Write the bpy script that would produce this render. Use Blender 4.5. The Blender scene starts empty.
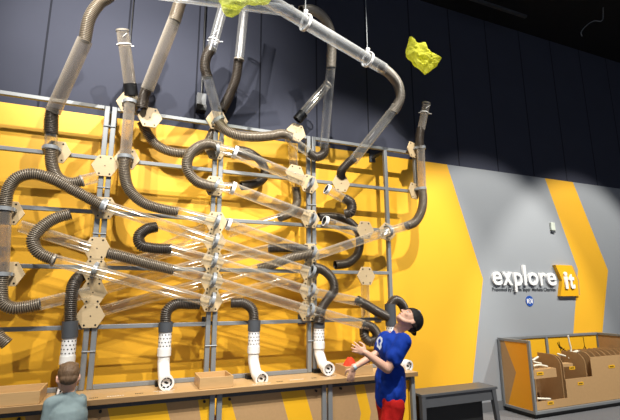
import bpy, bmesh, math, random
from mathutils import Vector, Matrix, noise
random.seed(7)
sc = bpy.context.scene
COL = sc.collection
PI = math.pi

# ------------------------------------------------------------------ camera
FPX = 428.0
PITCH, YAW, ROLL = 0.19994, 0.39730, -0.00525
CAM = Vector((0, -4.0, 1.37))
cy_, sy_, cp_, sp_ = math.cos(YAW), math.sin(YAW), math.cos(PITCH), math.sin(PITCH)
FW = Vector((sy_*cp_, cy_*cp_, sp_)); R0 = Vector((cy_, -sy_, 0)); U0 = R0.cross(FW)
RT = math.cos(ROLL)*R0 + math.sin(ROLL)*U0
UP = -math.sin(ROLL)*R0 + math.cos(ROLL)*U0
cam = bpy.data.objects.new('camera', bpy.data.cameras.new('camera'))
cam.data.sensor_width = 36.0; cam.data.lens = FPX*36.0/620.0
cam.data.clip_end = 100
M = Matrix((RT, UP, -FW)).transposed().to_4x4(); M.translation = CAM
cam.matrix_world = M
COL.objects.link(cam); sc.camera = cam

def ray(px, py): return RT*((px-310)/FPX) - UP*((py-210)/FPX) + FW
def W(px, py, y=0.0):
    """the point of the vertical plane y that was surveyed at this spot of the photograph"""
    d = ray(px, py); return CAM + d*((y-CAM.y)/d.y)

# ------------------------------------------------------------------ materials
def srgb(r, g, b):
    f = lambda c: c/12.92 if c <= .04045 else ((c+.055)/1.055)**2.4
    return (f(r/255), f(g/255), f(b/255), 1)
def mat(name, col, rough=.5, metal=0, noise_amt=0, noise_scale=20, bump=0, bump_scale=60, col2=None, stretch=(1,1,1), spec=.5):
    m = bpy.data.materials.new(name); m.use_nodes = True
    nt = m.node_tree; b = nt.nodes['Principled BSDF']
    b.inputs['Base Color'].default_value = col; b.inputs['Roughness'].default_value = rough
    b.inputs['Metallic'].default_value = metal; b.inputs['Specular IOR Level'].default_value = spec
    tc = nt.nodes.new('ShaderNodeTexCoord'); mp = nt.nodes.new('ShaderNodeMapping')
    mp.inputs['Scale'].default_value = stretch
    nt.links.new(tc.outputs['Object'], mp.inputs['Vector'])
    if noise_amt:
        n = nt.nodes.new('ShaderNodeTexNoise'); n.inputs['Scale'].default_value = noise_scale; n.inputs['Detail'].default_value = 5
        nt.links.new(mp.outputs[0], n.inputs['Vector'])
        mx = nt.nodes.new('ShaderNodeMix'); mx.data_type = 'RGBA'
        mx.inputs[6].default_value = col
        mx.inputs[7].default_value = col2 or tuple(c*(1-noise_amt) for c in col[:3])+(1,)
        nt.links.new(n.outputs['Fac'], mx.inputs[0]); nt.links.new(mx.outputs[2], b.inputs['Base Color'])
    if bump:
        n2 = nt.nodes.new('ShaderNodeTexNoise'); n2.inputs['Scale'].default_value = bump_scale; n2.inputs['Detail'].default_value = 4
        nt.links.new(mp.outputs[0], n2.inputs['Vector'])
        bp = nt.nodes.new('ShaderNodeBump'); bp.inputs['Strength'].default_value = bump; bp.inputs['Distance'].default_value = .01
        nt.links.new(n2.outputs['Fac'], bp.inputs['Height']); nt.links.new(bp.outputs[0], b.inputs['Normal'])
    return m
def clear_mat(name, tint, haze, hazecol, blend=.35, lo=.06, hi=.75, rough=.12):
    """thin clear plastic: see-through, a little hazy, glossier toward grazing angles"""
    m = bpy.data.materials.new(name); m.use_nodes = True; nt = m.node_tree; N = nt.nodes; L = nt.links
    N.remove(N['Principled BSDF']); out = N['Material Output']
    tr = N.new('ShaderNodeBsdfTransparent'); tr.inputs[0].default_value = tint
    gl = N.new('ShaderNodeBsdfGlossy'); gl.inputs['Color'].default_value = (1,1,1,1); gl.inputs['Roughness'].default_value = rough
    df = N.new('ShaderNodeBsdfDiffuse'); df.inputs[0].default_value = hazecol
    lw = N.new('ShaderNodeLayerWeight'); lw.inputs[0].default_value = blend
    mr = N.new('ShaderNodeMapRange'); mr.inputs['To Min'].default_value = lo; mr.inputs['To Max'].default_value = hi
    L.new(lw.outputs['Facing'], mr.inputs['Value'])
    mg = N.new('ShaderNodeMixShader'); mg.inputs[0].default_value = haze
    L.new(gl.outputs[0], mg.inputs[1]); L.new(df.outputs[0], mg.inputs[2])
    mx = N.new('ShaderNodeMixShader'); L.new(mr.outputs[0], mx.inputs[0])
    L.new(tr.outputs[0], mx.inputs[1]); L.new(mg.outputs[0], mx.inputs[2]); L.new(mx.outputs[0], out.inputs[0])
    return m

YEL = mat('yellow_paint', srgb(246,186,44), .55, noise_amt=.05, noise_scale=3)
GRY = mat('grey_paint', srgb(152,157,163), .6, noise_amt=.04, noise_scale=4)
def navy_wall():
    m = mat('slate_panel_wall', srgb(62,65,79), .8, noise_amt=.18, noise_scale=2.2, spec=.2)
    nt = m.node_tree; b = nt.nodes['Principled BSDF']
    src = b.inputs['Base Color'].links[0].from_socket
    tc = nt.nodes.new('ShaderNodeTexCoord'); sp = nt.nodes.new('ShaderNodeSeparateXYZ'); nt.links.new(tc.outputs['Object'], sp.inputs[0])
    a = nt.nodes.new('ShaderNodeMath'); a.operation = 'ADD'; a.inputs[1].default_value = 20.0-.32+.01
    nt.links.new(sp.outputs['X'], a.inputs[0])
    d = nt.nodes.new('ShaderNodeMath'); d.operation = 'MODULO'; d.inputs[1].default_value = .69
    nt.links.new(a.outputs[0], d.inputs[0])
    c = nt.nodes.new('ShaderNodeMath'); c.operation = 'LESS_THAN'; c.inputs[1].default_value = .018
    nt.links.new(d.outputs[0], c.inputs[0])
    mx = nt.nodes.new('ShaderNodeMix'); mx.data_type = 'RGBA'; mx.inputs[7].default_value = srgb(28,30,40)
    nt.links.new(c.outputs[0], mx.inputs[0]); nt.links.new(src, mx.inputs[6]); nt.links.new(mx.outputs[2], b.inputs['Base Color'])
    return m
NAVY = navy_wall()
CEIL = mat('black_ceiling_paint', srgb(10,11,16), .9, noise_amt=.2)
CARPET = mat('grey_carpet', srgb(120,121,125), .95, noise_amt=.35, noise_scale=90, bump=.3, bump_scale=200, spec=.1)
BASEB = mat('grey_rubber_baseboard', srgb(105,108,112), .6, noise_amt=.05)
STEEL = mat('grey_powder_coat', srgb(134,138,141), .45, .2, noise_amt=.08, noise_scale=15)
DKSTEEL = mat('charcoal_metal', srgb(70,73,78), .45, .1, noise_amt=.1)
BLACK = mat('black_rubber', srgb(22,22,24), .4, noise_amt=.2)
PLY = mat('birch_plywood', srgb(208,184,144), .5, noise_amt=.16, noise_scale=9, stretch=(1,1,6), bump=.05)
OAK = mat('oak_worktop', srgb(205,168,118), .32, noise_amt=.22, noise_scale=7, stretch=(1.2,8,8), bump=.04)
EDGE = mat('plywood_edge', srgb(150,118,78), .6, noise_amt=.3, noise_scale=12, stretch=(1,1,14))
KRAFT = mat('fibreboard', srgb(184,148,104), .8, noise_amt=.16, noise_scale=40)
YPAN = mat('yellow_laminate', srgb(236,180,30), .5, noise_amt=.05)
HOSE = mat('smoked_hose_plastic', srgb(68,60,51), .28, noise_amt=.25, noise_scale=8)
RIB = mat('hose_wire_ridge', srgb(150,137,119), .3, .15, noise_amt=.25, noise_scale=12)
HOSEB = mat('black_hose_plastic', srgb(40,36,33), .3, noise_amt=.25, noise_scale=8)
RIBB = mat('black_hose_ridge', srgb(92,82,72), .32, .1, noise_amt=.25, noise_scale=12)
HOSEG = mat('pale_hose_plastic', srgb(98,92,84), .3, noise_amt=.25, noise_scale=8)
RIBG = mat('pale_hose_ridge', srgb(165,158,147), .3, .1, noise_amt=.2, noise_scale=12)
TUBE = clear_mat('clear_acrylic', (.965,.96,.94,1), .35, (.85,.82,.76,1), lo=.03, hi=.6, rough=.09)
TUBEW = clear_mat('frosty_acrylic', (.93,.94,.95,1), .5, (.85,.87,.88,1), lo=.07, hi=.75, rough=.12)
TUBED = clear_mat('smoky_acrylic', (.85,.82,.78,1), .6, (.78,.71,.62,1), lo=.085, hi=.7)
PVC = mat('white_pvc', srgb(236,236,234), .3, noise_amt=.03)
COUP = mat('dark_grey_rubber_coupler', srgb(74,78,84), .5, noise_amt=.1)
CLAMP = mat('grey_clamp_plastic', srgb(150,155,160), .35, .1, noise_amt=.08)
WHITE = mat('white_plastic', srgb(240,241,242), .35, noise_amt=.02)
SCREW = mat('black_screw', srgb(28,27,26), .4, .3, noise_amt=.1)
def scarf_mat(name, col, op=.72):
    m = bpy.data.materials.new(name); m.use_nodes = True; nt = m.node_tree; N = nt.nodes; L = nt.links
    N.remove(N['Principled BSDF']); out = N['Material Output']
    tr = N.new('ShaderNodeBsdfTransparent'); tr.inputs[0].default_value = (.95,.96,.6,1)
    df = N.new('ShaderNodeBsdfDiffuse'); df.inputs[0].default_value = col
    tl = N.new('ShaderNodeBsdfTranslucent'); tl.inputs[0].default_value = col
    n = N.new('ShaderNodeTexNoise'); n.inputs['Scale'].default_value = 14; n.inputs['Detail'].default_value = 3
    mr = N.new('ShaderNodeMapRange'); mr.inputs['From Min'].default_value = .3; mr.inputs['From Max'].default_value = .7
    mr.inputs['To Min'].default_value = op-.25; mr.inputs['To Max'].default_value = min(1, op+.2)
    tc = N.new('ShaderNodeTexCoord'); L.new(tc.outputs['Object'], n.inputs['Vector']); L.new(n.outputs['Fac'], mr.inputs['Value'])
    a = N.new('ShaderNodeMixShader'); a.inputs[0].default_value = .45; L.new(df.outputs[0], a.inputs[1]); L.new(tl.outputs[0], a.inputs[2])
    b = N.new('ShaderNodeMixShader'); L.new(mr.outputs[0], b.inputs[0]); L.new(tr.outputs[0], b.inputs[1]); L.new(a.outputs[0], b.inputs[2])
    L.new(b.outputs[0], out.inputs[0]); return m
SCARF = scarf_mat('yellow_scarf_mesh', (.97,.97,.14,1), .8)
LIMESC = scarf_mat('lime_scarf_mesh', (.78,.84,.26,1), .42)
TUBEF = clear_mat('faint_acrylic', (.95,.95,.95,1), .6, (.5,.5,.5,1), lo=.03, hi=.5, rough=.3)
BENCHM = mat('charcoal_bench_paint', srgb(84,86,90), .38, noise_amt=.08)
BLUESH = mat('blue_jersey_cloth', srgb(24,66,178), .8, noise_amt=.2, noise_scale=14, bump=.2, bump_scale=35, spec=.2)
REDSH = mat('red_shorts_cloth', srgb(206,34,32), .8, noise_amt=.15, bump=.2, bump_scale=35, spec=.2)
TEAL = mat('grey_teal_shirt_cloth', srgb(136,154,158), .85, noise_amt=.15, noise_scale=16, bump=.2, bump_scale=30, spec=.2)
DKTROU = mat('dark_trouser_cloth', srgb(50,52,62), .85, noise_amt=.15)
SKIN = mat('skin', srgb(232,182,156), .5, noise_amt=.07, noise_scale=12)
HAIR = mat('brown_hair', srgb(124,98,74), .6, noise_amt=.45, noise_scale=60, stretch=(1,1,.4), bump=.6, bump_scale=90)
CAPM = mat('black_cap_cloth', srgb(20,21,24), .75, noise_amt=.2, bump=.2, bump_scale=90)
REDCL = mat('red_orange_cloth', srgb(232,62,28), .8, noise_amt=.15, bump=.2)
NAVYB = mat('blue_sign_paint', srgb(30,80,170), .5, noise_amt=.03)
GRTXT = mat('grey_lettering', srgb(88,92,98), .6, noise_amt=.03)
CARD = mat('kraft_cardboard', srgb(190,152,104), .85, noise_amt=.14, noise_scale=30)
CARDD = mat('kraft_cardboard_inner', srgb(150,114,74), .85, noise_amt=.18, noise_scale=25)

# ------------------------------------------------------------------ object helpers
def new_obj(name, me, parent=None):
    o = bpy.data.objects.new(name, me); COL.objects.link(o)
    if parent is not None: o.parent = parent
    return o
def tag(o, label=None, cat=None, group=None, kind=None):
    if label: o['label'] = label
    if cat: o['category'] = cat
    if group: o['group'] = group
    if kind: o['kind'] = kind
    return o
def thing(name, label, cat, loc, group=None):
    o = new_obj(name, None); o.location = loc; o.empty_display_size = .05
    return tag(o, label, cat, group)
class MB:
    """collects shapes in world coordinates, then links them as one mesh object"""
    def __init__(s): s.v = []; s.f = []; s.m = []; s.sm = []
    def add(s, vs, fs, mi=0, smooth=False):
        k = len(s.v); s.v += [Vector(v) for v in vs]
        for i, f in enumerate(fs):
            s.f.append([a+k for a in f]); s.m.append(mi[i] if isinstance(mi, list) else mi); s.sm.append(smooth)
        return s
    def box(s, a, b, mi=0, rot=None, piv=None):
        x0,y0,z0 = a; x1,y1,z1 = b
        vs = [Vector(p) for p in ((x0,y0,z0),(x1,y0,z0),(x1,y1,z0),(x0,y1,z0),(x0,y0,z1),(x1,y0,z1),(x1,y1,z1),(x0,y1,z1))]
        if rot is not None:
            pv = Vector(piv) if piv is not None else sum(vs, Vector())/8
            vs = [pv + rot@(v-pv) for v in vs]
        return s.add(vs, [(0,3,2,1),(4,5,6,7),(0,1,5,4),(1,2,6,5),(2,3,7,6),(3,0,4,7)], mi)
    def bar(s, p, q, w, h, mi=0, upv=Vector((0,0,1))):
        p, q = Vector(p), Vector(q); d = (q-p).normalized(); sd = d.cross(upv)
        if sd.length < 1e-4: sd = d.cross(Vector((0,1,0)))
        sd.normalize(); uu = sd.cross(d)
        vs = []
        for e in (p, q):
            for a, b in ((-1,-1),(1,-1),(1,1),(-1,1)): vs.append(e+sd*a*w/2+uu*b*h/2)
        return s.add(vs, [(0,1,2,3),(7,6,5,4),(0,4,5,1),(1,5,6,2),(2,6,7,3),(3,7,4,0)], mi)
    def prism(s, pts, d, mi=0):
        """pts: planar loop; d: extrusion vector"""
        n = len(pts); vs = [Vector(p) for p in pts]+[Vector(p)+d for p in pts]
        fs = [tuple(range(n)), tuple(range(2*n-1, n-1, -1))]+[(i, i+n, (i+1)%n+n, (i+1)%n) for i in range(n)]
        return s.add(vs, fs, mi)
    def cyl(s, p, q, r, n=16, r2=None, mi=0, cap=True):
        p, q = Vector(p), Vector(q); d = (q-p).normalized(); a = d.orthogonal().normalized(); b = d.cross(a)
        r2 = r if r2 is None else r2; vs = []
        for e, rr in ((p, r), (q, r2)):
            for i in range(n): vs.append(e+(a*math.cos(2*PI*i/n)+b*math.sin(2*PI*i/n))*rr)
        fs = [(i, (i+1)%n, (i+1)%n+n, i+n) for i in range(n)]
        s.add(vs, fs, mi, True)
        if cap: s.add(vs, [tuple(range(n-1,-1,-1)), tuple(range(n, 2*n))], mi)
        return s
    def ring(s, p, q, r, t, n=20, mi=0, inner_mi=None):
        """an open collar with wall thickness t"""
        p, q = Vector(p), Vector(q); d = (q-p).normalized(); a = d.orthogonal().normalized(); b = d.cross(a)
        vs = []
        for e, rr in ((p, r), (q, r), (q, r-t), (p, r-t)):
            for i in range(n): vs.append(e+(a*math.cos(2*PI*i/n)+b*math.sin(2*PI*i/n))*rr)
        for k in range(4):
            k2 = (k+1)%4
            s.add(vs, [(k*n+i, k*n+(i+1)%n, k2*n+(i+1)%n, k2*n+i) for i in range(n)], (inner_mi if (k == 2 and inner_mi is not None) else mi), k in (0,2))
        return s
    def sweep(s, pts, rad, n=16, mi=0, caps='round', smooth=True, idx=None):
        pts = [Vector(p) for p in pts]; m = len(pts)
        if not hasattr(rad, '__len__'): rad = [rad]*m
        T = []
        for i in range(m):
            t = pts[min(i+1,m-1)]-pts[max(i-1,0)]; T.append(t.normalized())
        a = T[0].orthogonal().normalized(); rings = []
        def ringat(c, t, a, r):
            b = t.cross(a); return [c+(a*math.cos(2*PI*j/n)+b*math.sin(2*PI*j/n))*r for j in range(n)]
        P, RR, TT, AA = [], [], [], []
        for i in range(m):
            a = (a-T[i]*a.dot(T[i])).normalized(); AA.append(a.copy())
        seq = []
        if caps == 'round':
            for k in (80, 55, 28): seq.append((pts[0]-T[0]*rad[0]*math.sin(math.radians(k)), T[0], AA[0], rad[0]*math.cos(math.radians(k))))
        for i in range(m): seq.append((pts[i], T[i], AA[i], rad[i]))
        if caps == 'round':
            for k in (28, 55, 80): seq.append((pts[-1]+T[-1]*rad[-1]*math.sin(math.radians(k)), T[-1], AA[-1], rad[-1]*math.cos(math.radians(k))))
        vs = []
        for c, t, a, r in seq: vs += ringat(c, t, a, r)
        M_ = len(seq); fs = []; ms = []
        for i in range(M_-1):
            for j in range(n):
                fs.append((i*n+j, i*n+(j+1)%n, (i+1)*n+(j+1)%n, (i+1)*n+j)); ms.append(idx[i] if idx else mi)
        s.add(vs, fs, ms, smooth)
        if caps != 'open':
            s.add(vs[:n], [tuple(range(n-1,-1,-1))], mi); s.add(vs[-n:], [tuple(range(n))], mi)
        return s
    def ell(s, c, r, R=None, nu=20, nv=14, mi=0):
        c = Vector(c); R = R or Matrix.Identity(3); vs = []
        for i in range(1, nv):
            th = PI*i/nv
            for j in range(nu):
                ph = 2*PI*j/nu
                vs.append(c+R@Vector((r[0]*math.sin(th)*math.cos(ph), r[1]*math.sin(th)*math.sin(ph), r[2]*math.cos(th))))
        top = len(vs); vs.append(c+R@Vector((0,0,r[2]))); vs.append(c+R@Vector((0,0,-r[2])))
        fs = [(i*nu+j, (i+1)*nu+j, (i+1)*nu+(j+1)%nu, i*nu+(j+1)%nu) for i in range(nv-2) for j in range(nu)]
        fs += [(top, j, (j+1)%nu) for j in range(nu)] + [(top+1, (nv-2)*nu+(j+1)%nu, (nv-2)*nu+j) for j in range(nu)]
        return s.add(vs, fs, mi, True)
    def mesh(s, name, mats, off=Vector()):
        me = bpy.data.meshes.new(name)
        me.from_pydata([v-off for v in s.v], [], s.f)
        for mm in (mats if isinstance(mats, (list, tuple)) else [mats]): me.materials.append(mm)
        for p, mi, sm in zip(me.polygons, s.m, s.sm): p.material_index = mi; p.use_smooth = sm
        me.update(); return me
    def build(s, name, mats, parent=None, bevel=0):
        if parent is not None: off = Vector(parent.matrix_basis.translation) if parent.parent is None else Vector(parent.parent.matrix_basis.translation)
        else:
            lo = [min(v[i] for v in s.v) for i in range(3)]; hi = [max(v[i] for v in s.v) for i in range(3)]
            off = Vector(((lo[0]+hi[0])/2, (lo[1]+hi[1])/2, lo[2]))
        o = new_obj(name, s.mesh(name, mats, off), parent)
        if parent is None: o.location = off
        if bevel:
            b = o.modifiers.new('bevel', 'BEVEL'); b.width = bevel; b.segments = 2; b.limit_method = 'ANGLE'
        return o

def spline(pts, ds):
    """centripetal-ish Catmull-Rom through pts, resampled at spacing ds"""
    P = [Vector(p) for p in pts]
    if len(P) == 2: dense = [P[0].lerp(P[1], i/20) for i in range(21)]
    else:
        P2 = [2*P[0]-P[1]]+P+[2*P[-1]-P[-2]]; dense = []
        for i in range(1, len(P2)-2):
            p0,p1,p2,p3 = P2[i-1:i+3]
            t0 = 0; t1 = t0+max((p1-p0).length,1e-4)**.5; t2 = t1+max((p2-p1).length,1e-4)**.5; t3 = t2+max((p3-p2).length,1e-4)**.5
            for k in range(24):
                t = t1+(t2-t1)*k/24
                A1 = p0*((t1-t)/(t1-t0))+p1*((t-t0)/(t1-t0)); A2 = p1*((t2-t)/(t2-t1))+p2*((t-t1)/(t2-t1)); A3 = p2*((t3-t)/(t3-t2))+p3*((t-t2)/(t3-t2))
                B1 = A1*((t2-t)/(t2-t0))+A2*((t-t0)/(t2-t0)); B2 = A2*((t3-t)/(t3-t1))+A3*((t-t1)/(t3-t1))
                dense.append(B1*((t2-t)/(t2-t1))+B2*((t-t1)/(t2-t1)))
        dense.append(P[-1])
    L = [0]
    for a, b in zip(dense, dense[1:]): L.append(L[-1]+(b-a).length)
    n = max(2, int(L[-1]/ds)); out = []; j = 0
    for i in range(n+1):
        s_ = L[-1]*i/n
        while j < len(L)-2 and L[j+1] < s_: j += 1
        out.append(dense[j].lerp(dense[j+1], (s_-L[j])/max(1e-6, L[j+1]-L[j])))
    return out

def pts3(pl):
    """(px, py, off): off = metres in front of the lattice"""
    return [W(p[0], p[1], -p[2]) for p in pl]
HR = .049
def hose(pl, label, group=None, kind='n', r=HR, pitch=.0145, name='flexible_hose'):
    P = pts3(pl); step = pitch/4; sp = spline(P, step); n = len(sp)
    rad = [r - .0045 + .0045*math.cos(2*PI*i/4) if True else r for i in range(n)]
    idx = [1 if (i % 4 in (0, 3)) else 0 for i in range(n)]
    mb = MB(); mb.sweep(sp, rad, 16, caps='open', idx=idx)
    inner = [r-.011]*len(sp[::4]); mb.sweep(sp[::4], inner, 12, caps='open', mi=0)
    o = mb.build(name, {'n':[HOSE,RIB], 'b':[HOSEB,RIBB], 'g':[HOSEG,RIBG]}[kind])
    tag(o, label, 'hose', group); return o, P
def tube(pl, label, group=None, m=None, r=.047, ends=None):
    P = pts3(pl); mb = MB()
    for a, b in zip(P, P[1:]): mb.ring(a, b, r, .0035, 24)
    nm = 'clear_tube'
    if ends is None:
        o = mb.build(nm, m or TUBE); tag(o, label, 'tube', group); return o, P
    t = thing(nm, label, 'tube', P[0], group)
    mb.build('tube_wall', m or TUBE, t)
    for e in ends:
        kind, k = e
        p = P[0] if k == 0 else P[-1]; q = P[1] if k == 0 else P[-2]; d = (q-p).normalized()
        if kind == 'ring': MB().ring(p-d*.010, p+d*.022, r+.008, .011, 24, inner_mi=1).build('end_ring', [WHITE, BLACK], t)
        if kind == 'cuff': MB().ring(p-d*.03, p+d*.07, r+.006, .009, 24).build('black_cuff', BLACK, t)
        if kind == 'rim': MB().ring(p-d*.002, p+d*.012, r+.004, .007, 24).build('end_rim', RIBG, t)
        if kind == 'tie':
            c = p+d*.12
            mt = MB().ring(c-d*.005, c+d*.005, r+.008, .007, 24)
            s1 = d.orthogonal().normalized(); mt.bar(c+RT*(-.07)-UP*.0, c+RT*.085-UP*.015, .006, .006)
            mt.bar(c+RT*.0+UP*.04-FW*.05, c+RT*.05+UP*.07-FW*.07, .005, .005)
            mt.build('zip_tie', WHITE, t)
    return t, P

# ------------------------------------------------------------------ the setting
WY = .28; ZT = 1.37+.396*4.28; ZC = 5.43
XL, XR = -5.0, 9.5
def wallmesh():
    mb = MB()
    g1 = (3.752, ZT); gm = (4.204, 1.582); gb = (3.82, 0.0)
    s1, s2 = (5.553, ZT), (6.153, ZT); m1, m2 = (6.015, 1.737), (6.68, 1.737); b1, b2 = (5.5, 0.0), (6.06, 0.0)
    def poly(P, mi): mb.add([(x, WY, z) for x, z in P], [tuple(range(len(P)))], mi)
    poly([(XL,0), gb, gm, g1, (XL,ZT)], 1)
    poly([gb, b1, m1, s1, g1, gm], 2)
    poly([b1, b2, m2, s2, s1, m1], 1)
    poly([b2, (XR,0), (XR,ZT), s2, m2], 2)
    poly([(XL,ZT), g1, s1, s2, (XR,ZT), (XR,ZC), (XL,ZC)], 0)
    mb.box((XL, WY+.004, 0), (XR, WY+.15, ZC), 0)
    o = mb.build('wall_front', [NAVY, YEL, GRY]); o['kind'] = 'structure'
wallmesh()
def struct(name, mb, m):
    o = mb.build(name, m); o['kind'] = 'structure'; return o
struct('floor', MB().box((XL,-8,-.1),(XR,WY+.15,0)), CARPET)
struct('ceiling', MB().box((XL,-8,ZC),(XR,WY+.15,ZC+.1)), CEIL)
struct('wall_left', MB().box((XL-.15,-8,0),(XL,WY,ZC)), GRY)
struct('wall_right', MB().box((XR,-8,0),(XR+.15,WY,ZC)), GRY)
struct('baseboard_front', MB().box((XL,WY-.014,0),(XR,WY,.11)), BASEB)

# ------------------------------------------------------------------ lattice frame
XE = W(415,170,0).x
PX = [-1.218, -.254, .712, 1.69]
RZ = [3.034, 2.562, 2.086, 1.618, 1.138, .676]
fr = thing('wall_lattice', 'grey metal lattice of double posts and rails on the yellow wall', 'lattice', (0,0,.66))
S = .041
def post(x, z0=.66, z1=3.05):
    MB().box((x-S/2,-S/2,z0),(x+S/2,S/2,z1)).build('post', STEEL, fr, bevel=.004)
for x in PX:
    post(x-.029); post(x+.029)
post(2.613)
MB().box((XE-.017,-S/2,2.56),(XE+.017,S/2,3.04)).build('post', STEEL, fr, bevel=.004)
ends_ = [XE, XE, 2.60, 2.60, 2.60, 2.60]
for z, xe in zip(RZ, ends_):
    xs = [-2.2]+PX+[xe]
    for a, b in zip(xs, xs[1:]):
        x0 = a+.052 if a in PX else a; x1 = b-.052 if b in PX else b
        MB().box((x0,-.018,z-.017),(x1,.018,z+.017)).build('rail', STEEL, fr, bevel=.003)
for x in PX+[2.613]:
    for z in (3.01, 1.14):
        m_ = MB().box((x-.015,.02,z-.015),(x+.015,WY-.012,z+.015)); m_.box((x-.04,WY-.014,z-.05),(x+.04,WY-.001,z+.05))
        m_.build('wall_bracket', DKSTEEL, fr)
for x in PX:
    for z in (2.86, 2.3, 1.9, 1.35, .95):
        MB().cyl((x-.05,-.024,z),(x+.05,-.024,z),.006,8).build('bolt', CLAMP, fr)

# ------------------------------------------------------------------ hexagonal plates
PR = .108
def plate(px, py, label, off=.035, rot=0, yaw=0, clamps=(), r=PR, screws=True):
    c = W(px, py, -off); ct = thing('mounting_plate', label, 'mounting plate', c, 'hexagonal plywood plates on the lattice')
    Rm = Matrix.Rotation(yaw, 3, 'Z') @ Matrix.Rotation(rot, 3, 'Y')
    pts = [c+Rm@Vector((r*math.cos(PI/3*i), .006, r*math.sin(PI/3*i))) for i in range(6)]
    MB().prism(pts, Rm@Vector((0,-.014,0))).build('plate', PLY, ct, bevel=.003)
    if screws:
        for i in range(6):
            if i in (0, 3): continue
            q = c+Rm@Vector((r*.76*math.cos(PI/3*i), -.006, r*.76*math.sin(PI/3*i)))
            MB().cyl(q, q+Rm@Vector((0,-.005,0)), .0075, 10).build('screw', SCREW, ct)
        q = c+Rm@Vector((0,-.006,0)); MB().cyl(q, q+Rm@Vector((0,-.004,0)), .005, 8).build('screw', SCREW, ct)
    for (p, d) in clamps:       # world point on the hose's axis and the axis direction
        d = d.normalized()
        k = MB().ring(p-d*.015, p+d*.015, .0585, .008, 24)
        a = d.cross(Vector((0,1,0))).normalized()
        for s_ in (-1, 1):
            e = p+a*s_*.06; f_ = Vector((e.x, -off-.006, e.z)) if abs(yaw) < .1 else e+Vector((0,.05,0))
            if abs(f_.y-e.y) > .005: k.bar(e, f_, .014, .026, upv=d)
        k.build('pipe_clamp', CLAMP, ct, bevel=.002)
    return ct
def P(px, py, off): return W(px, py, -off)

# left edge and left column
G = None
plate(57,152,'plywood plate under the smoky pipe cuff at the far upper left', clamps=[(P(51,148,.11), Vector((0,0,1)))])
plate(105,166,'plain plywood plate over the left double post, topmost there')
plate(127,159,'plywood plate just right of the left post with a hose clamped downward', clamps=[(P(125.5,157,.11), Vector((0,0,1)))])
plate(150,117.5,'plain plywood plate high up below the black cuff of the leaning tube', off=.06)
plate(129,103,'plywood plate with upright clamp beside the top of the left post', off=.03, clamps=[(P(130,102,.11), Vector((-.03,0,1)))])
plate(104,208,'plywood plate where the big left arch of hose ends', clamps=[(P(103,205.5,.10), P(110,208,.1)-P(96,203,.1))])
plate(97,248.5,'plain plywood plate heading the stack on the left post')
plate(95,270,'plywood plate second in the left stack crossed by a clamped clear tube', clamps=[(P(94.5,270,.105), P(110,275,.105)-P(80,265.5,.105))])
plate(93,292.5,'plywood plate third in the left stack, just above the lowest one')
plate(90.5,316,'lowest plywood plate of the left stack, resting near the fifth rail')
plate(9,213,'plywood plate behind the hose at the left edge of the frame, upper one', clamps=[(P(5,209,.11), Vector((0,0,1)))])
plate(9,274,'plywood plate behind the hose at the left edge of the frame, lower one', clamps=[(P(2,274,.11), Vector((0,0,1)))])
# middle column
mid = [(217,120.5,'topmost'),(215.5,150,'second from top'),(214.5,186,'third from top'),(216,222,'fourth from top'),(214.5,241.5,'fifth from top'),(213.2,261,'sixth from top'),(212,281,'seventh from top'),(211,301,'lowest')]
for i, (x, y, n_) in enumerate(mid):
    dd = Vector((1,0,-.25)) if i > 2 else Vector((1,0,.12 if i == 1 else -.45))
    if i == 0: dd = Vector((.5,0,-.7))
    plate(x, y, f'{n_} clamped plywood plate on the middle double post', clamps=[(P(x+1.5, y-1, .105), dd)])
# third column
plate(296,132.5,'plain plywood plate under the rising clear tube, top of the third post', off=.07, rot=.2)
plate(295,174,'plywood plate left of the third post under a sloping clear tube', off=.03, rot=.12)
plate(309,184,'plywood plate on the third post gripping the tube from upper left', off=.03, rot=.2, clamps=[(P(311,183,.105), Vector((1,0,-.4)))])
plate(310,219,'plywood plate on the third post level with the third rail', clamps=[(P(313,219,.105), Vector((1,0,-.35)))])
third = [(310,253,'gripping two dark hoses'),(309.5,272,'on the fourth rail'),(309,291,'second lowest on the third post'),(308,311,'lowest on the third post')]
for x, y, n_ in third: plate(x, y, f'plywood plate with clamp, {n_}', clamps=[(P(x+3, y-1, .105), Vector((1,0,-.3)))])
# right
plate(341,183.5,'plain plywood plate on the second rail between third and fourth posts', off=.05)
plate(365,230,'plain plywood plate on the third rail just left of the fourth post', off=.03)
plate(387,232,'plywood plate on the fourth post gripping a clear tube', off=.03, rot=.3, clamps=[(P(389,231,.1), Vector((1,0,.22)))])
plate(366,276,'plain plywood plate hanging on the fourth rail near its right end')
plate(412.5,150,'plywood plate turned sideways at the right end of the top rail', off=.05, yaw=.35, screws=True, clamps=[(P(420.5,148,.1), Vector((0,0,1)))])
plate(414,191,'plywood plate turned sideways at the right end of the second rail', off=.05, yaw=.35, clamps=[(P(421.5,189,.1), Vector((0,0,1)))])

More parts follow.
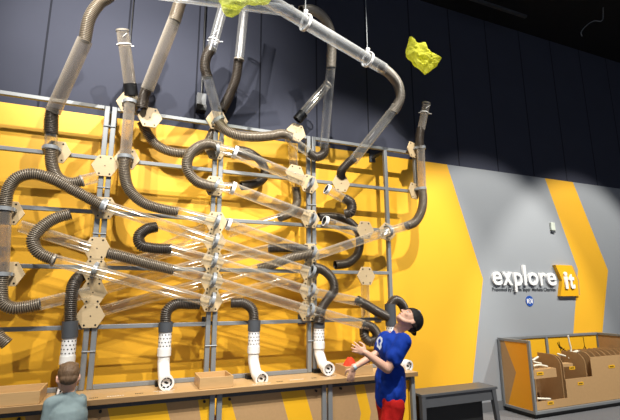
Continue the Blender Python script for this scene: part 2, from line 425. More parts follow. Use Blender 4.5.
# ------------------------------------------------------------------ hoses and tubes
# upper left
hose([(116,-14,.55),(110,-4,.5),(100,3,.45),(90,17,.42),(84.5,42,.38)],'thick ribbed hose curving down from the top left corner into a clear tube')
tube([(85,40,.38),(53,112,.14)],'long leaning smoky tube from the top left hose down to a black cuff', m=TUBED, r=.058)
hose([(53,108,.145),(51.5,118,.12),(51,134,.11)],'short black hose cuff below the long leaning smoky tube', kind='b', r=.055, name='hose_cuff')
tube([(51,132,.11),(51,151,.11)],'very short clear tube between black cuff and left upper clamp')
hose([(51,150,.11),(52,165,.11),(58,178,.12),(70,183,.12),(82,181,.12)],'short J shaped ribbed hose under the left upper clamp')
tube([(81,181,.12),(97,177,.1)],'short clear stub leading from the J hose to the plain left plate', ends=[('rim',0)])
hose([(5,207,.11),(8,190,.13),(17,178,.15),(32,174,.16),(52,179,.15),(75,191,.13),(102,205.5,.1)],'large ribbed hose arching over the left side to the left post')
tube([(5,207,.11),(2,272,.11)],'upright clear tube at the left edge between two clamps', m=TUBED)
hose([(2,274,.11),(1,290,.11),(3,303,.12),(12,308,.12),(26,307,.12),(40,304,.12)],'ribbed hose sweeping along the left edge and ending facing right')
tube([(39,304.5,.12),(90,292,.06)],'faint clear tube from the left edge hose to the third left plate')
hose([(-4,334,.1),(2,340,.1),(7,344,.1)],'tip of a ribbed hose poking in at the left edge below the fifth rail')
tube([(20,226,.1),(90,248,.09)],'clear tube sloping down behind the C hose to the plain stacked plate')
hose([(70,214,.1),(54,219,.12),(40,229,.14),(33,240,.15),(38,252,.15),(54,260,.13)],'C shaped ribbed hose on the left below the arch')
tube([(53,260,.13),(210,302,.11)],'long clear tube from the C hose across the left stack to the lowest middle plate', ends=[('rim',0)])
tube([(104,205.5,.1),(214,241,.1)],'long clear tube from the arch hose end down to the fifth middle plate', ends=[('ring',0)])
hose([(108,253,.1),(125,257,.12),(150,264,.13),(174,270,.12)],'straight ribbed hose leaving the left stack toward lower right')
tube([(172,269.5,.12),(212,280,.1)],'short clear tube from the straight ribbed hose to the seventh middle plate')
# left post top
tube([(122.5,30,.3),(131,92,.14)],'open topped smoky tube leaning left with white zip tie', m=TUBED, ends=[('tie',0),('cuff',1),('rim',0)], r=.052)
hose([(186,-12,.5),(181,0,.45),(174,22,.42)],'dark ribbed hose end at the top edge above the leaning tube', r=.055)
tube([(175,19,.42),(147,90,.2)],'smoky tube leaning right from the top edge to a black cuff', m=TUBED, r=.055)
hose([(147.5,88,.2),(144,97,.15),(142,108,.12)],'short black cuff hose behind the plain high plate', kind='b', r=.05, name='hose_cuff')
hose([(142,122,-.08),(149,136,-.09),(158,146,-.1),(172,152,-.1),(190,153,-.1),(205,146,-.09),(214,131,-.08)],'ribbed hose sagging from the plain high plate toward the middle post')  # tail past the loop traces a cast shadow, added as hose
tube([(130,100,.11),(125.5,156,.11)],'upright clear tube between the two clamps right of the left post', m=TUBED)
hose([(125.5,155,.11),(124.5,172,.12),(129,189,.13),(142,202,.13),(158,208,.12),(178,212,.12)],'ribbed hose bending from the upright tube down to the right')
tube([(176,211.5,.12),(216,222,.1)],'short clear tube from the bending hose to the fourth middle plate')
hose([(156,227,.06),(147,229,.08),(139,236,.1),(141,245,.12),(152,248,.12),(171,249,.12)],'small hook shaped black ribbed hose between left and middle posts', kind='b')
tube([(169,248.5,.12),(213,261,.1)],'clear tube from the hook hose to the sixth middle plate')
# middle top
tube([(224,4,.3),(211,52,.2)],'upper clear tube with ragged tie leaning above the middle post', m=TUBEF, ends=[('tie',1),('rim',0)])
hose([(211.5,48,.2),(206,58,.18),(205,68,.16),(208,78,.15)],'short black hose bending between two clear tubes above the middle post', kind='b', r=.05)
tube([(207,76,.15),(219,118,.105)],'clear tube dropping into the topmost middle clamp', m=TUBEF)
tube([(245,2,.2),(239,60,.12)],'faint upright clear tube entering the long black hose', m=TUBEF, ends=[('rim',1)])
hose([(239,57,.1),(236,78,.02),(230,94,-.05),(222,110,-.085)],'long black hose curving down behind the middle post top', kind='b', r=.051)
hose([(217,119,.105),(224,129,.13),(236,135,.15),(252,137,.14),(270,136,.12),(283,134,.1),(292,137,.1)],'ribbed hose sagging from middle post top to the third post top')
hose([(218,147,.105),(208,144,.13),(195,149,.16),(187.5,160,.18),(188,171,.18),(196,181,.15),(206,185,.12),(215,187,.105)],'loop of ribbed hose bulging left of the middle post')
tube([(216,148,.105),(233,152,.1)],'short clear stub leaving the second middle plate')
tube([(215,186,.105),(232,188,.1)],'short clear stub leaving the third middle plate')
tube([(234.5,152,.1),(304,181,.1)],'thick clear tube with white ring from second middle plate to third post', ends=[('ring',0)], r=.055)
tube([(232.5,188,.1),(310,217,.1)],'thick clear tube with white ring from third middle plate to third post', ends=[('ring',0)], r=.055)
hose([(237,150,-.1),(250,153,-.12),(262,163,-.13),(265,174,-.13),(259,182,-.12),(241,186,-.1)],'dark hose arc behind the ringed clear tubes', kind='b')
tube([(228,224,.1),(309,252,.1)],'clear tube with white ring leaving the fourth middle plate', ends=[('ring',0)])
for i, (a, b) in enumerate([((216,241.5),(309,271.5)),((214,261),(309,291)),((213,281),(308,310))]):
    tube([(a[0],a[1],.105),(b[0],b[1],.105)],f'clear tube sloping from {["fifth","sixth","seventh"][i]} middle plate down to the third post')
# rising tubes behind
rear = [((97,270),(213,241),'second left plate up to fifth'),((93,292),(212,260),'third left plate up to sixth'),((91,314),(211,281),'lowest left plate up to seventh')]
for a, b, n_ in rear: tube([(a[0],a[1],-.075),(b[0],b[1],-.075)],f'clear tube rising behind from {n_} middle plate')
tube([(216,261,-.075),(270,248.5,-.06)],'clear tube rising from the sixth middle plate into the level black hose')
hose([(269,248.5,-.06),(281,248,.0),(293,248,.06),(307,249.5,.09)],'level black ribbed hose entering the third post from the left', kind='b')
tube([(214,281,-.075),(260,268,-.05)],'clear tube rising from the seventh middle plate into the slanting hose')
hose([(258,268.5,-.05),(272,265,.0),(290,258,.07),(312,253,.105)],'slanting ribbed hose just under the level black hose')
tube([(213,301,-.075),(309,272,-.075)],'long clear tube rising behind from the lowest middle plate to the third post')
tube([(214,222,-.075),(150,255,-.075)],'faint clear tube behind crossing between left and middle posts')
# third post top
tube([(299,118,.1),(328,84,.2)],'clear tube rising right from the third post top plate with open rim', ends=[('rim',1),('cuff',0)])
tube([(331,66,.42),(324,148,.14)],'upright clear tube dropping from the pale hose to the small bend', m=TUBEF)
hose([(301,11,.62),(311,10,.6),(321,15,.56),(329,27,.5),(331.5,44,.45),(331,68,.42)],'pale ribbed hose turning downward under the long overhead tube', kind='g')
hose([(325,145,.14),(324,153,.13),(317,157,.12),(309,153,.12)],'small dark ribbed bend near the top of the third post', kind='b', r=.05)
tube([(311,154,.12),(287,137,.1)],'short clear tube from the small bend up to the third post top plate')
tube([(292,146,-.08),(296,190,-.08)],'upright clear tube behind between two third post plates')
hose([(296,188,-.08),(297,202,-.08),(292,212,-.08),(279,218,-.08)],'short dark hose curling left behind the third post')
tube([(281,217.5,-.08),(228,233,-.07)],'faint clear tube running left from the curling dark hose')
# overhead
tube([(158,-7,.85),(292,11,.75)],'long overhead clear tube crossing the top edge', r=.05, m=TUBEW)
tube([(262,-3.5,1.0),(384,69,.62)],'thick overhead clear tube sloping right below the hanger wire', r=.058, m=TUBEW)
hose([(381,67,.63),(391,75,.55),(398,85,.48),(400,98,.42),(393.5,112,.36)],'pale ribbed hose bending down at the right end of the overhead tube', kind='g', r=.054)
tube([(396,107,.37),(352,162,.18)],'clear tube leaning from overhead hose to the black elbow at right', ends=[('rim',0)], r=.053)
hose([(354,158,.18),(347,164,.15),(341.5,171,.09),(341,182,-.01)],'black elbow hose above the plain plate on the second rail', kind='b')
tube([(327,189,.14),(346,200,.14)],'short clear tube with black end right of the third post', ends=[('ring',0)])
hose([(344,198,.14),(351,203,.16),(351,212,.16),(345,214,.12)],'tight dark hose curl under the plain plate', kind='b', r=.054)
hose([(318,217,-.09),(335,217,-.09),(348,221,-.09),(357,230,-.09),(360,242,-.09),(357,255,-.09),(348,263,-.09),(335,265,-.09)],'large dark hose curve right of the third post ending leftward', kind='b')
tube([(325,221,.1),(356,232,.08)],'clear tube with white ring crossing into the large dark hose curve', ends=[('ring',0)])
tube([(314,256,.1),(389,231,.1)],'clear tube rising from third post to the fourth post clamp')
tube([(388,231.5,.1),(409,225,.1)],'short clear tube between fourth post clamp and the right hose')
hose([(407,226,.1),(415,222,.11),(421,212,.12),(423,200,.12),(422,189,.11)],'grey brown hose sweeping up to the sideways plates at right', r=.051)
tube([(422,190,.11),(420.5,147,.11)],'upright clear tube between the two sideways plates', m=TUBED)
hose([(420.5,149,.11),(419.5,140,.11),(420.5,128,.12)],'black hose cuff above the upper sideways plate', kind='b', r=.05, name='hose_cuff')
tube([(426.5,103,.18),(421,130,.12)],'short open clear tube with zip tie at far right top', m=TUBED, ends=[('tie',0),('rim',0)], r=.045)
# lower right of the third post
hose([(313,267,.1),(323,270,.1),(332,279,.1),(334,290,.1),(328,299,.1),(322,308,.09),(319.5,319,.08)],'dark hose bulging right beside the lower third post plates', kind='b')
tube([(312,292,.105),(361,302,.1)],'clear tube from the second lowest third post plate into the slanting dark hose')
hose([(357,300,.1),(368,306,.1),(378,312,.1),(388,317,.1)],'slanting dark hose ahead of the boy in blue', kind='b')
tube([(312,310,.105),(371,327,.1)],'clear tube from the lowest third post plate into the ring of hose')
hose([(364,324,.1),(373,328,.12),(377,336,.12),(371,342,.1),(365,337,.08),(364,329,.04)],'small ring of dark hose in front of the boy in blue', kind='b')
tube([(365,285,-.08),(366,333,-.08)],'upright clear tube under the plain plate on the fourth rail')

# ------------------------------------------------------------------ PVC outlets
CY0 = -.36; CZ = .657
def arc3(pts, ds=.012): return spline(pts, ds)
def outlet(hpts, cx, ct, cb, elbow, label, hl, offc=.1, coupler=True):
    """hose points, coupler x / top / bottom pixels, elbow end pixel on the worktop"""
    hose(hpts, hl, kind='b', r=.049)
    top = W(cx[0], ct, -offc); bot = W(cx[1], cb, -offc)
    t = thing('pvc_outlet', label, 'pipe outlet', (bot.x, bot.y, CZ), 'white plastic outlets on the worktop')
    d = (bot-top).normalized()
    MB().ring(top, bot, .057, .010, 28).build('coupler', COUP, t, bevel=.003)
    e = W(elbow[0], elbow[1], -.25)
    zt_ = bot.z-.14
    sl0, sl1 = bot-d*.01, Vector((bot.x, bot.y, zt_))
    MB().ring(sl0, sl1, .051, .005, 28).build('perforated_sleeve', WHITE, t)
    hm = MB()
    for k in range(4):
        for j in range(12):
            a = 2*PI*(j+.5*(k % 2))/12; dirv = Vector((math.cos(a), math.sin(a), 0)); q = sl0.lerp(sl1, .2+.2*k)
            hm.cyl(q+dirv*.0495, q+dirv*.0522, .0055, 8)
    hm.build('sleeve_holes', SCREW, t)
    MB().ring(sl1+Vector((0,0,.01)), sl1-Vector((0,0,.05)), .055, .009, 28).build('collar', PVC, t, bevel=.003)
    z1 = zt_-.04
    path = arc3([Vector((bot.x,bot.y,z1)), Vector((bot.x,bot.y,(z1*2+e.z)/3)), Vector((bot.x+(e.x-bot.x)*.15, bot.y-.02, e.z+.09)), Vector((bot.x+(e.x-bot.x)*.5, (bot.y*.55+e.y*.45), e.z+.02)), e])
    m = MB(); m.sweep(path, .048, 24, caps='open'); m.sweep(path, .042, 20, caps='open'); m.build('elbow_pipe', PVC, t)
    dd = (path[-1]-path[-3]).normalized(); dd = (dd+Vector((0,-.6,0))).normalized()
    cp = MB().ring(e-dd*.03, e+dd*.022, .059, .015, 28); cp.cyl(e+dd*.002, e+dd*.004, .047, 24, mi=1)
    c = cp.build('end_cap', [WHITE, WHITE], t)
    a = dd.cross(Vector((0,0,1))).normalized(); b = a.cross(dd)
    mk = MB()                     # the printed ring and centre mark on the end cap
    for k in range(8):
        a0 = 2*PI*k/8+.08; a1 = 2*PI*(k+1)/8-.12; pp = []
        for rr in (.044, .032):
            rng = [a0+(a1-a0)*i/4 for i in range(5)]
            if rr == .032: rng = rng[::-1]
            pp += [e+dd*.0045+(a*math.cos(q)+b*math.sin(q))*rr for q in rng]
        mk.prism(pp, dd*.002)
    mk.prism([e+dd*.0045+a*x+b*z for x, z in ((-.017,-.006),(-.004,-.010),(.016,.001),(.017,.008),(.003,.011),(-.016,.001))], dd*.002)
    mk.build('cap_marking', SCREW, t)
    bk = MB().box((bot.x-.055, bot.y+.0, CZ+.0005), (bot.x+.03, bot.y+.075, CZ+.035)); bk.build('floor_bracket', SCREW, t)
outlet([(93,272,-.085),(86,273,-.08),(78,278,.0),(73,287,.08),(71,300,.1),(70.5,326,.1)], (70.3,69.6), 321, 338, (66,392), 'white outlet pipe with perforated sleeve behind the small child', 'dark ribbed hose dropping from the left stack to the outlet by the child')
outlet([(199,304,.06),(190,304,.07),(176,304,.09),(167,311,.1),(165.5,328,.1)], (165.7,165.4), 322, 332, (166.2,382.5), 'white outlet pipe left of the middle post, second from left', 'dark ribbed hose turning down to the left from the lowest middle plate')
outlet([(231,303,.06),(237,303,.07),(243,303,.09),(252,309,.1),(254.5,328,.1)], (254.3,254), 320, 331, (261,378.5), 'white outlet pipe right of the middle post with bent foot', 'dark ribbed hose turning down to the right from the lowest middle plate')
outlet([(321,309,.04),(320,315,.07),(319,324,.09)], (319,319), 319, 328, (328,368.5), 'white outlet pipe beside the third post, left of the boy in blue', 'short dark hose stub above the outlet beside the third post', offc=.06)
outlet([(404,327,.0),(405,312,.03),(401,303,.07),(395,300,.1),(390,306,.1),(390,318,.1)], (390,391), 304, 326, (407.5,366), 'white outlet pipe mostly hidden behind the boy in blue', 'dark hose arching just behind the face of the boy in blue')

# ------------------------------------------------------------------ counter
ct = thing('counter', 'long counter with grey legs and fibreboard panels with yellow chevrons', 'counter', (0,-.2,0))
X0c, X1c = -2.2, 2.63
MB().box((X0c,-.34,.10),(2.56,.2,.12)).build('bottom_shelf', KRAFT, ct)
# panels with pattern: quads between slanted x boundaries (top z, bottom z)
def fp(px, py): 
    p = W(px, py, -.33); return p.x
def panel(x0, x1, cuts):
    """cuts: list of (x at top, x at middle, x at bottom, material index right of the cut)"""
    zt_, zb_ = .60, .06; zm = .33; m = MB(); y = -.325
    bnd = [(x0,x0,x0,cuts[0][3])]+[c for c in cuts[1:]]+[(x1,x1,x1,0)]
    for a, b in zip(bnd, bnd[1:]):
        m.add([(a[1],y,zm),(b[1],y,zm),(b[0],y,zt_),(a[0],y,zt_)], [(0,1,2,3)], a[3])
        m.add([(a[2],y,zb_),(b[2],y,zb_),(b[1],y,zm),(a[1],y,zm)], [(0,1,2,3)], a[3])
    m.box((x0,y+.001,zb_),(x1,y+.018,zt_), 0)
    m.build('panel', [KRAFT, YPAN], ct)
K, Y_ = 0, 1
def bx_(p, q): return (fp(p,396), fp(q,418), fp(p,396))
panel(-2.2, -1.27, [(0,0,0,K),(-1.9,-1.8,-1.9,Y_),(-1.5,-1.4,-1.5,K)])
xa = fp(107,400); xb = fp(168,400)
panel(-1.17, -.30, [(0,0,0,K),(-1.0,-.9,-1.0,Y_),(-.6,-.5,-.6,K)])
panel(-.21, .665, [(0,0,0,K),(xa,xa+.08,xa,Y_),(xb-.02,xb+.06,xb-.02,K),(.57,.62,.57,Y_)])
xc, xd, xe, xf = fp(229,396), fp(239,418), fp(280,392), fp(304,392)
panel(.76, 1.645, [(0,0,0,Y_),(xc,xd,xc,K),(xe,fp(289,418),xe,Y_),(xf,fp(313,418),xf,K)])
panel(1.735, 2.55, [(0,0,0,K),(fp(354,386),fp(361,405),fp(354,386),Y_),(fp(364,386),fp(371,405),fp(364,386),K),(2.33,2.28,2.33,Y_)])
for x in PX+[2.60]:
    for s_ in ((-1, 1) if x < 2.5 else (0,)):
        MB().box((x+s_*.029-S/2,-.352,0),(x+s_*.029+S/2,-.352+S,.617)).build('leg', STEEL, ct, bevel=.004)
        MB().box((x+s_*.029-S/2,.1,0),(x+s_*.029+S/2,.14,.617)).build('leg', STEEL, ct)
MB().box((X0c,-.34,.58),(2.6,-.32,.617)).build('front_rail', DKSTEEL, ct)
MB().box((2.57,-.31,.06),(2.585,.1,.61)).build('end_panel', YPAN, ct)
m = MB()
for i, x in enumerate((-.62,-.12,.62,.82,1.58,1.82,2.5)): m.cyl((x,-.36,.565),(x,-.34,.565),.011,8)
m.build('hanging_bolts', SCREW, ct)
top = thing('worktop', 'long plywood worktop running under the whole pipe wall', 'worktop', (0,-.2,.617))
tm = MB().box((X0c,CY0-.035,.617),(X1c,.02,CZ)); tm.m[2] = 1; tm.m[3] = 1
tm.build('board', [OAK, EDGE], top, bevel=.003)
mk = MB()
def mark(px, py, n, w=.012):
    d = ray(px, py); p = CAM+d*((CZ-CAM.z)/d.z)
    for k in range(n):
        h = .010 if k % 3 else .014
        mk.box((p.x+(k-n/2)*w, p.y-h, CZ+.0002), (p.x+(k-n/2)*w+w*.62, p.y+h, CZ+.0012))
for a in ((94,398,5),(139.5,393.5,5),(280,381.5,5),(314,378,4)): mark(*a)
mk.build('black_lettering', SCREW, top)
wk = MB()
def wmark(px, py, s=1.0):
    d = ray(px, py); p = CAM+d*((CZ-CAM.z)/d.z)
    for rr in (.05*s, .085*s):
        for k in range(7):
            a0 = PI*(.05+k*.13); a1 = a0+.28
            wk.add([(p.x+rr*math.cos(q)*r_, p.y+.03+rr*.55*math.sin(-q)*r_, CZ+.001) for q, r_ in ((a0,1),(a1,1),(a1,.86),(a0,.86))], [(0,1,2,3)])
wmark(164,391); wmark(329,376.5); wmark(262,384)
def wtxt(px, py, n):
    d = ray(px, py); p = CAM+d*((CZ-CAM.z)/d.z)
    for k in range(n): wk.box((p.x+(k-n/2)*.017, p.y-.006, CZ+.0002), (p.x+(k-n/2)*.017+.011, p.y+.006, CZ+.0012))
wtxt(116,396,7); wtxt(297,379.5,8)
wk.build('white_lettering', WHITE, top)

def tray(x0, x1, y0, y1, h, label, div=None):
    t = thing('wooden_tray', label, 'tray', ((x0+x1)/2,(y0+y1)/2,CZ), 'open wooden trays on the worktop')
    z0 = CZ+.0015; th = .012
    for a, b in (((x0,y0,z0),(x1,y0+th,z0+h)),((x0,y1-th,z0),(x1,y1,z0+h)),((x0,y0+th,z0),(x0+th,y1-th,z0+h)),((x1-th,y0+th,z0),(x1,y1-th,z0+h))):
        MB().box(a, b).build('side', OAK, t, bevel=.002)
    MB().box((x0+th,y0+th,z0),(x1-th,y1-th,z0+.01)).build('bottom', OAK, t)
    return t
def Zp(px, py, z=CZ):
    d = ray(px, py); return CAM+d*((z-CAM.z)/d.z)
tray(-1.0, Zp(41.5,408).x-.035, CY0-.02, CY0+.29, .085, 'wooden tray at the left end of the worktop beside the small child')
tray(.575, .845, CY0-.0, CY0+.28, .085, 'empty wooden tray on the worktop at the foot of the middle post')
tray(1.885, 2.17, CY0+.03, CY0+.25, .085, 'wooden tray holding red cloth, beside the boy in blue')
# red cloth
mb = MB(); nx, ny = 26, 16
vs = []
for j in range(ny):
    for i in range(nx):
        u, v = i/(nx-1), j/(ny-1)
        hgt = .02+.125*math.exp(-((u-.35)/.28)**2-((v-.5)/.4)**2)+.03*noise.noise(Vector((u*6,v*5,2)))+.012*noise.noise(Vector((u*17,v*13,5)))
        vs.append(Vector((1.905+.23*u+.01*noise.noise(Vector((v*7,u*5,0))), CY0+.052+.17*v, CZ+.012+max(.004,hgt))))
fs = [(j*nx+i, j*nx+i+1, (j+1)*nx+i+1, (j+1)*nx+i) for j in range(ny-1) for i in range(nx-1)]
mb.add(vs, fs, 0, True); o = mb.build('red_cloth', REDCL)
so = o.modifiers.new('thickness','SOLIDIFY'); so.thickness = .003
tag(o, 'crumpled red orange cloth lying in the tray beside the boy in blue', 'cloth')

# ------------------------------------------------------------------ bench
bn = thing('bench', 'low charcoal bench standing by the yellow wall right of the counter', 'bench', (3.15,-.29,0))
bx0, bx1, by0, by1, bz = 2.645, 3.6, -.41, -.15, .45
MB().box((bx0,by0,bz-.025),(bx1,by1,bz)).build('seat', BENCHM, bn, bevel=.004)
MB().box((bx0+.02,by0+.015,bz-.125),(bx1-.05,by0+.035,bz-.025)).build('apron', BENCHM, bn)
MB().box((bx0+.02,by1-.035,bz-.125),(bx1-.05,by1-.015,bz-.025)).build('apron', BENCHM, bn)
for x, s_ in ((bx0+.026,0),(bx1-.05,1)):
    y = by0+.025; lm = MB(); a = .024
    lm.add([(x-a,y-a,bz-.025),(x+a,y-a,bz-.025),(x+a,y+a,bz-.025),(x-a,y+a,bz-.025),
            (x+s_*.05-a*.75,y-a*.8,0),(x+s_*.05+a*.75,y-a*.8,0),(x+s_*.05+a*.75,y+a*.8,0),(x+s_*.05-a*.75,y+a*.8,0)],
           [(3,2,1,0),(4,5,6,7),(0,1,5,4),(1,2,6,5),(2,3,7,6),(3,0,4,7)])
    lm.build('leg', BENCHM, bn)
MB().box((bx0+.04,-.30,0),(W(482,402,-.30).x,by1-.036,bz-.026)).build('black_box', mat('black_box_finish', srgb(26,26,28), .6, noise_amt=.1), bn)  # plain black box under the seat

# ------------------------------------------------------------------ bin display unit
UX0, UX1, UY0, UY1, UZ0, UZ1 = 4.34, 6.2, -.2, WY-.016, .05, .855
un = thing('display_cabinet', 'grey framed cabinet with chevron end panel and cardboard bins', 'cabinet', (5.27,.04,0))
F = .032
def fbar(a, b): MB().box(a, b).build('frame_bar', STEEL, un, bevel=.003)
for x in (UX0, UX1-F):
    for y in (UY0, UY1-F): fbar((x,y,UZ0),(x+F,y+F,UZ1))
    for z in (UZ0, UZ1-F): fbar((x,UY0+F,z),(x+F,UY1-F,z+F))
for z in (UZ0, UZ1-F): fbar((UX0+F,UY1-F,z),(UX1-F,UY1,z+F))
fbar((UX0+F,UY0,UZ0),(UX1-F,UY0+F,UZ0+F))
xm_ = W(546,350,UY1).x
fbar((xm_-.02,UY1-F,UZ0+F),(xm_+.02,UY1,UZ1-F))
MB().box((UX0+.03,UY0+.04,0),(UX1-.03,UY1-.02,UZ0-.001)).build('plinth', BLACK, un)
# left end panel, kraft and yellow chevron: facing -x
xe = UX0+.012; ya, yb = UY0+F, UY1-F; za, zb = UZ0+F, UZ1-F
m = MB(); yc = UY1-.15
m.add([(xe,yb,za),(xe,yb,zb),(xe,yb-.06,zb),(xe,yc-.08,.47),(xe,yb-.04,za)], [(0,1,2,3,4)], 0)
m.add([(xe,yb-.06,zb),(xe,ya,zb),(xe,ya,za),(xe,yb-.04,za),(xe,yc-.08,.47)], [(0,1,2,3,4)], 1)
m.box((xe+.001,ya,za),(xe+.012,yb,zb), 0)
m.build('end_panel', [KRAFT, mat('orange_yellow_laminate', srgb(240,166,24), .5, noise_amt=.04)], un)
MB().box((UX1-.02,ya,za),(UX1-.01,yb,zb)).build('end_panel', KRAFT, un)
MB().box((UX0+F,UY1-.012,za),(UX1-F,UY1-.002,zb)).build('back_panel', KRAFT, un)
# yellow pictogram boards
def icon(parent, x, z, y, k):
    ic = MB()
    if k == 0:
        ic.bar((x-.05,y,z-.03),(x+.05,y,z+.03),.004,.008); ic.bar((x-.02,y,z-.05),(x+.0,y,z+.01),.004,.008); ic.bar((x+.02,y,z+.01),(x+.06,y,z-.0),.004,.008); ic.cyl((x-.045,y-.002,z-.03),(x-.045,y+.002,z-.03),.018,10)
    elif k == 1:
        for a in range(4): ic.bar((x-.06+.03*a,y,z+.05-.03*a),(x-.03+.04*a,y,z-.02-.015*a),.004,.008)
        ic.bar((x-.03,y,z+.06),(x-.01,y,z-.06),.004,.008); ic.bar((x+.01,y,z-.06),(x+.06,y,z-.03),.004,.008)
    else:
        ic.bar((x,y,z+.10),(x+.005,y,z-.02),.004,.006); ic.bar((x-.04,y,z-.08),(x+.005,y,z-.02),.004,.008); ic.bar((x+.04,y,z-.08),(x+.005,y,z-.02),.004,.008)
    ic.build('pictogram', SCREW, parent)
yb0 = UY1-.013
for i, (xa_, xb_, icons) in enumerate(((UX0+F, xm_-.021, ((.5,0),)), (xm_+.021, UX1-F, ((.25,1),(.72,2))))):
    b_ = MB().box((xa_+.004,yb0-.004,.50),(xb_-.004,yb0,zb-.003)).build('pictogram_board', YPAN, un)
    for f_, k in icons: icon(b_, xa_+(xb_-xa_)*f_, .70, yb0-.007, k)
# cardboard bins
bn2 = thing('cardboard_bins', 'row of stepped kraft cardboard bins inside the grey framed cabinet', 'bins', (5.27,-.0,UZ0+F))
X = lambda px, py: W(px, py, UY0+.04).x
yf = UY0+.036
xs_ = [UX0+F+.004, W(566,385,yf).x, W(591,365,yf).x, UX1-F-.004]
zl = [W(545,401,yf).z, W(578,378,yf).z, W(605,356,yf).z]
for i in range(3):
    MB().box((xs_[i],yf,UZ0+F+.001),(xs_[i+1],yf+.008,zl[i])).build('front_board', CARD, bn2)
MB().box((xs_[0],yf+.008,UZ0+F+.001),(xs_[-1],UY1-F-.01,UZ0+F+.006)).build('base_board', CARDD, bn2)
MB().box((xs_[0],.16,UZ0+F+.007),(xs_[-1],.168,.60)).build('rear_board', CARDD, bn2)
def divider(x, zt_, r_=.13):
    y1 = .158; z0 = UZ0+F+.007; pts = [(x,y1,z0),(x,y1,zt_)]
    for k in range(9):
        a = PI/2*k/8; pts.append((x, yf+.01+r_-r_*math.sin(a), zt_-r_+r_*math.cos(a)))
    pts.append((x, yf+.01, z0)); MB().prism(pts, Vector((.006,0,0))).build('divider', CARD, bn2)
for px_, zz in ((536,.66),(563,.66),(565.5,.655),(588,.66)): divider(W(px_,380,yf).x, zz)
for k in range(8): divider(xs_[2]+.03+k*(xs_[3]-xs_[2]-.05)/7, .665, .11)
# small shelves with yellow tags
def shelfbox(x0, x1, z0, z1, y0): MB().box((x0,y0,z0),(x1,y0+.10,z1)).build('bin_shelf', CARD, bn2)
sx0, sx1 = xs_[0]+.008, W(562,372,yf).x-.06
shelfbox(sx0, sx1-.02, W(548,378,yf).z-.0, W(548,369,yf).z, yf+.012)
shelfbox(xs_[1]+.03, xs_[1]+.20, .515, .55, yf+.03)
def label_(px_, py_, w=.10, h=.036, y=None):
    p = W(px_, py_, (yf if y is None else y)); yy = (yf if y is None else y)
    b_ = MB().box((p.x-w/2,yy-.003,p.z-h/2),(p.x+w/2,yy,p.z+h/2)).build('bin_tag', YPAN, bn2)
    t_ = MB()
    for k in range(5): t_.box((p.x-w*.32+k*w*.13,yy-.0042,p.z-h*.2),(p.x-w*.32+k*w*.13+w*.08,yy-.003,p.z+h*.2))
    t_.build('tag_lettering', SCREW, b_)
label_(550.5,403); label_(580.5,383.5); label_(611.5,366.5,.12)
label_(540,373.5,.11,y=yf+.011); label_(572,368,.10,y=yf+.029)
# white pieces sticking out of the bins
CREAM = mat('cream_plastic', srgb(232,226,208), .5, noise_amt=.05)
def stick(pl, r, label, y, n=12):
    pts = [W(a, b, y) for a, b in pl]; sp = spline(pts, .01)
    o = MB().sweep(sp, r, 10).build('wooden_piece' , CREAM); tag(o, label, 'toy piece', 'pale pieces kept in the cabinet bins')
stick([(568,336),(569.5,343),(571,350),(569,358)], .011, 'curved white strip standing up out of the bins', .06)
stick([(572,353),(578,351.5),(584,355)], .016, 'pale piece lying on top right of the upright white strip', .02)
stick([(558,354),(565,356)], .013, 'pale piece lying on top left of the upright white strip', .03)
stick([(533,360),(538,357)], .012, 'pale rod leaning at the left front bin', -.04)
stick([(533,366),(539,365),(547,366.5)], .012, 'pale flat piece on the left bin shelf', -.10)
stick([(534,362),(541,363.5)], .010, 'grey white piece above the left bin shelf', -.06)
stick([(536,398.5),(550,399)], .012, 'long pale slat in the lowest left bin', -.13)

# ------------------------------------------------------------------ lettering
def text(name, body, h, width, x, z, y, depth, m, parent, bold=0, bevel=0):
    cu = bpy.data.curves.new(name, 'FONT'); cu.body = body; cu.size = 1; cu.extrude = .5; cu.offset = bold; cu.resolution_u = 4
    tmp = bpy.data.objects.new('tmp', cu); COL.objects.link(tmp); bpy.context.view_layer.update()
    me = bpy.data.meshes.new_from_object(tmp.evaluated_get(bpy.context.evaluated_depsgraph_get()))
    bpy.data.objects.remove(tmp)
    xs = [v.co.x for v in me.vertices]; ys = [v.co.y for v in me.vertices]
    sx = width/(max(xs)-min(xs)); sy = h/(max(ys)-min(ys))
    off = Vector(parent.location) if parent.parent is None else Vector(parent.parent.location)
    for v in me.vertices:
        c = v.co; v.co = Vector((x+(c.x-min(xs))*sx, y-(c.z+.5)*depth, z+(c.y-min(ys))*sy))-off
    me.materials.clear(); me.materials.append(m)
    return new_obj(name, me, parent)
sg = thing('wall_sign', 'raised white explore lettering with yellow it block on grey wall', 'sign', (5.0,WY,1.3))
# letters one by one, with the photographed widths
z0_ = 1.505
lets = [('e',491,500.5),('x',501,511),('p',512.5,521),('l',522.3,525),('o',526.5,536.5),('r',538.5,544.5),('e',545.5,554.5)]
for ch, a, b in lets:
    xa_, xb_ = W(a,280,WY).x, W(b,280,WY).x
    h_ = {'l':.27,'p':.255}.get(ch,.175); zz = z0_-(.085 if ch == 'p' else 0)
    text('letter_'+ch, ch, h_, (xb_-xa_)*1.0, xa_, zz, WY-.002, .03, WHITE, sg, bold=.018)
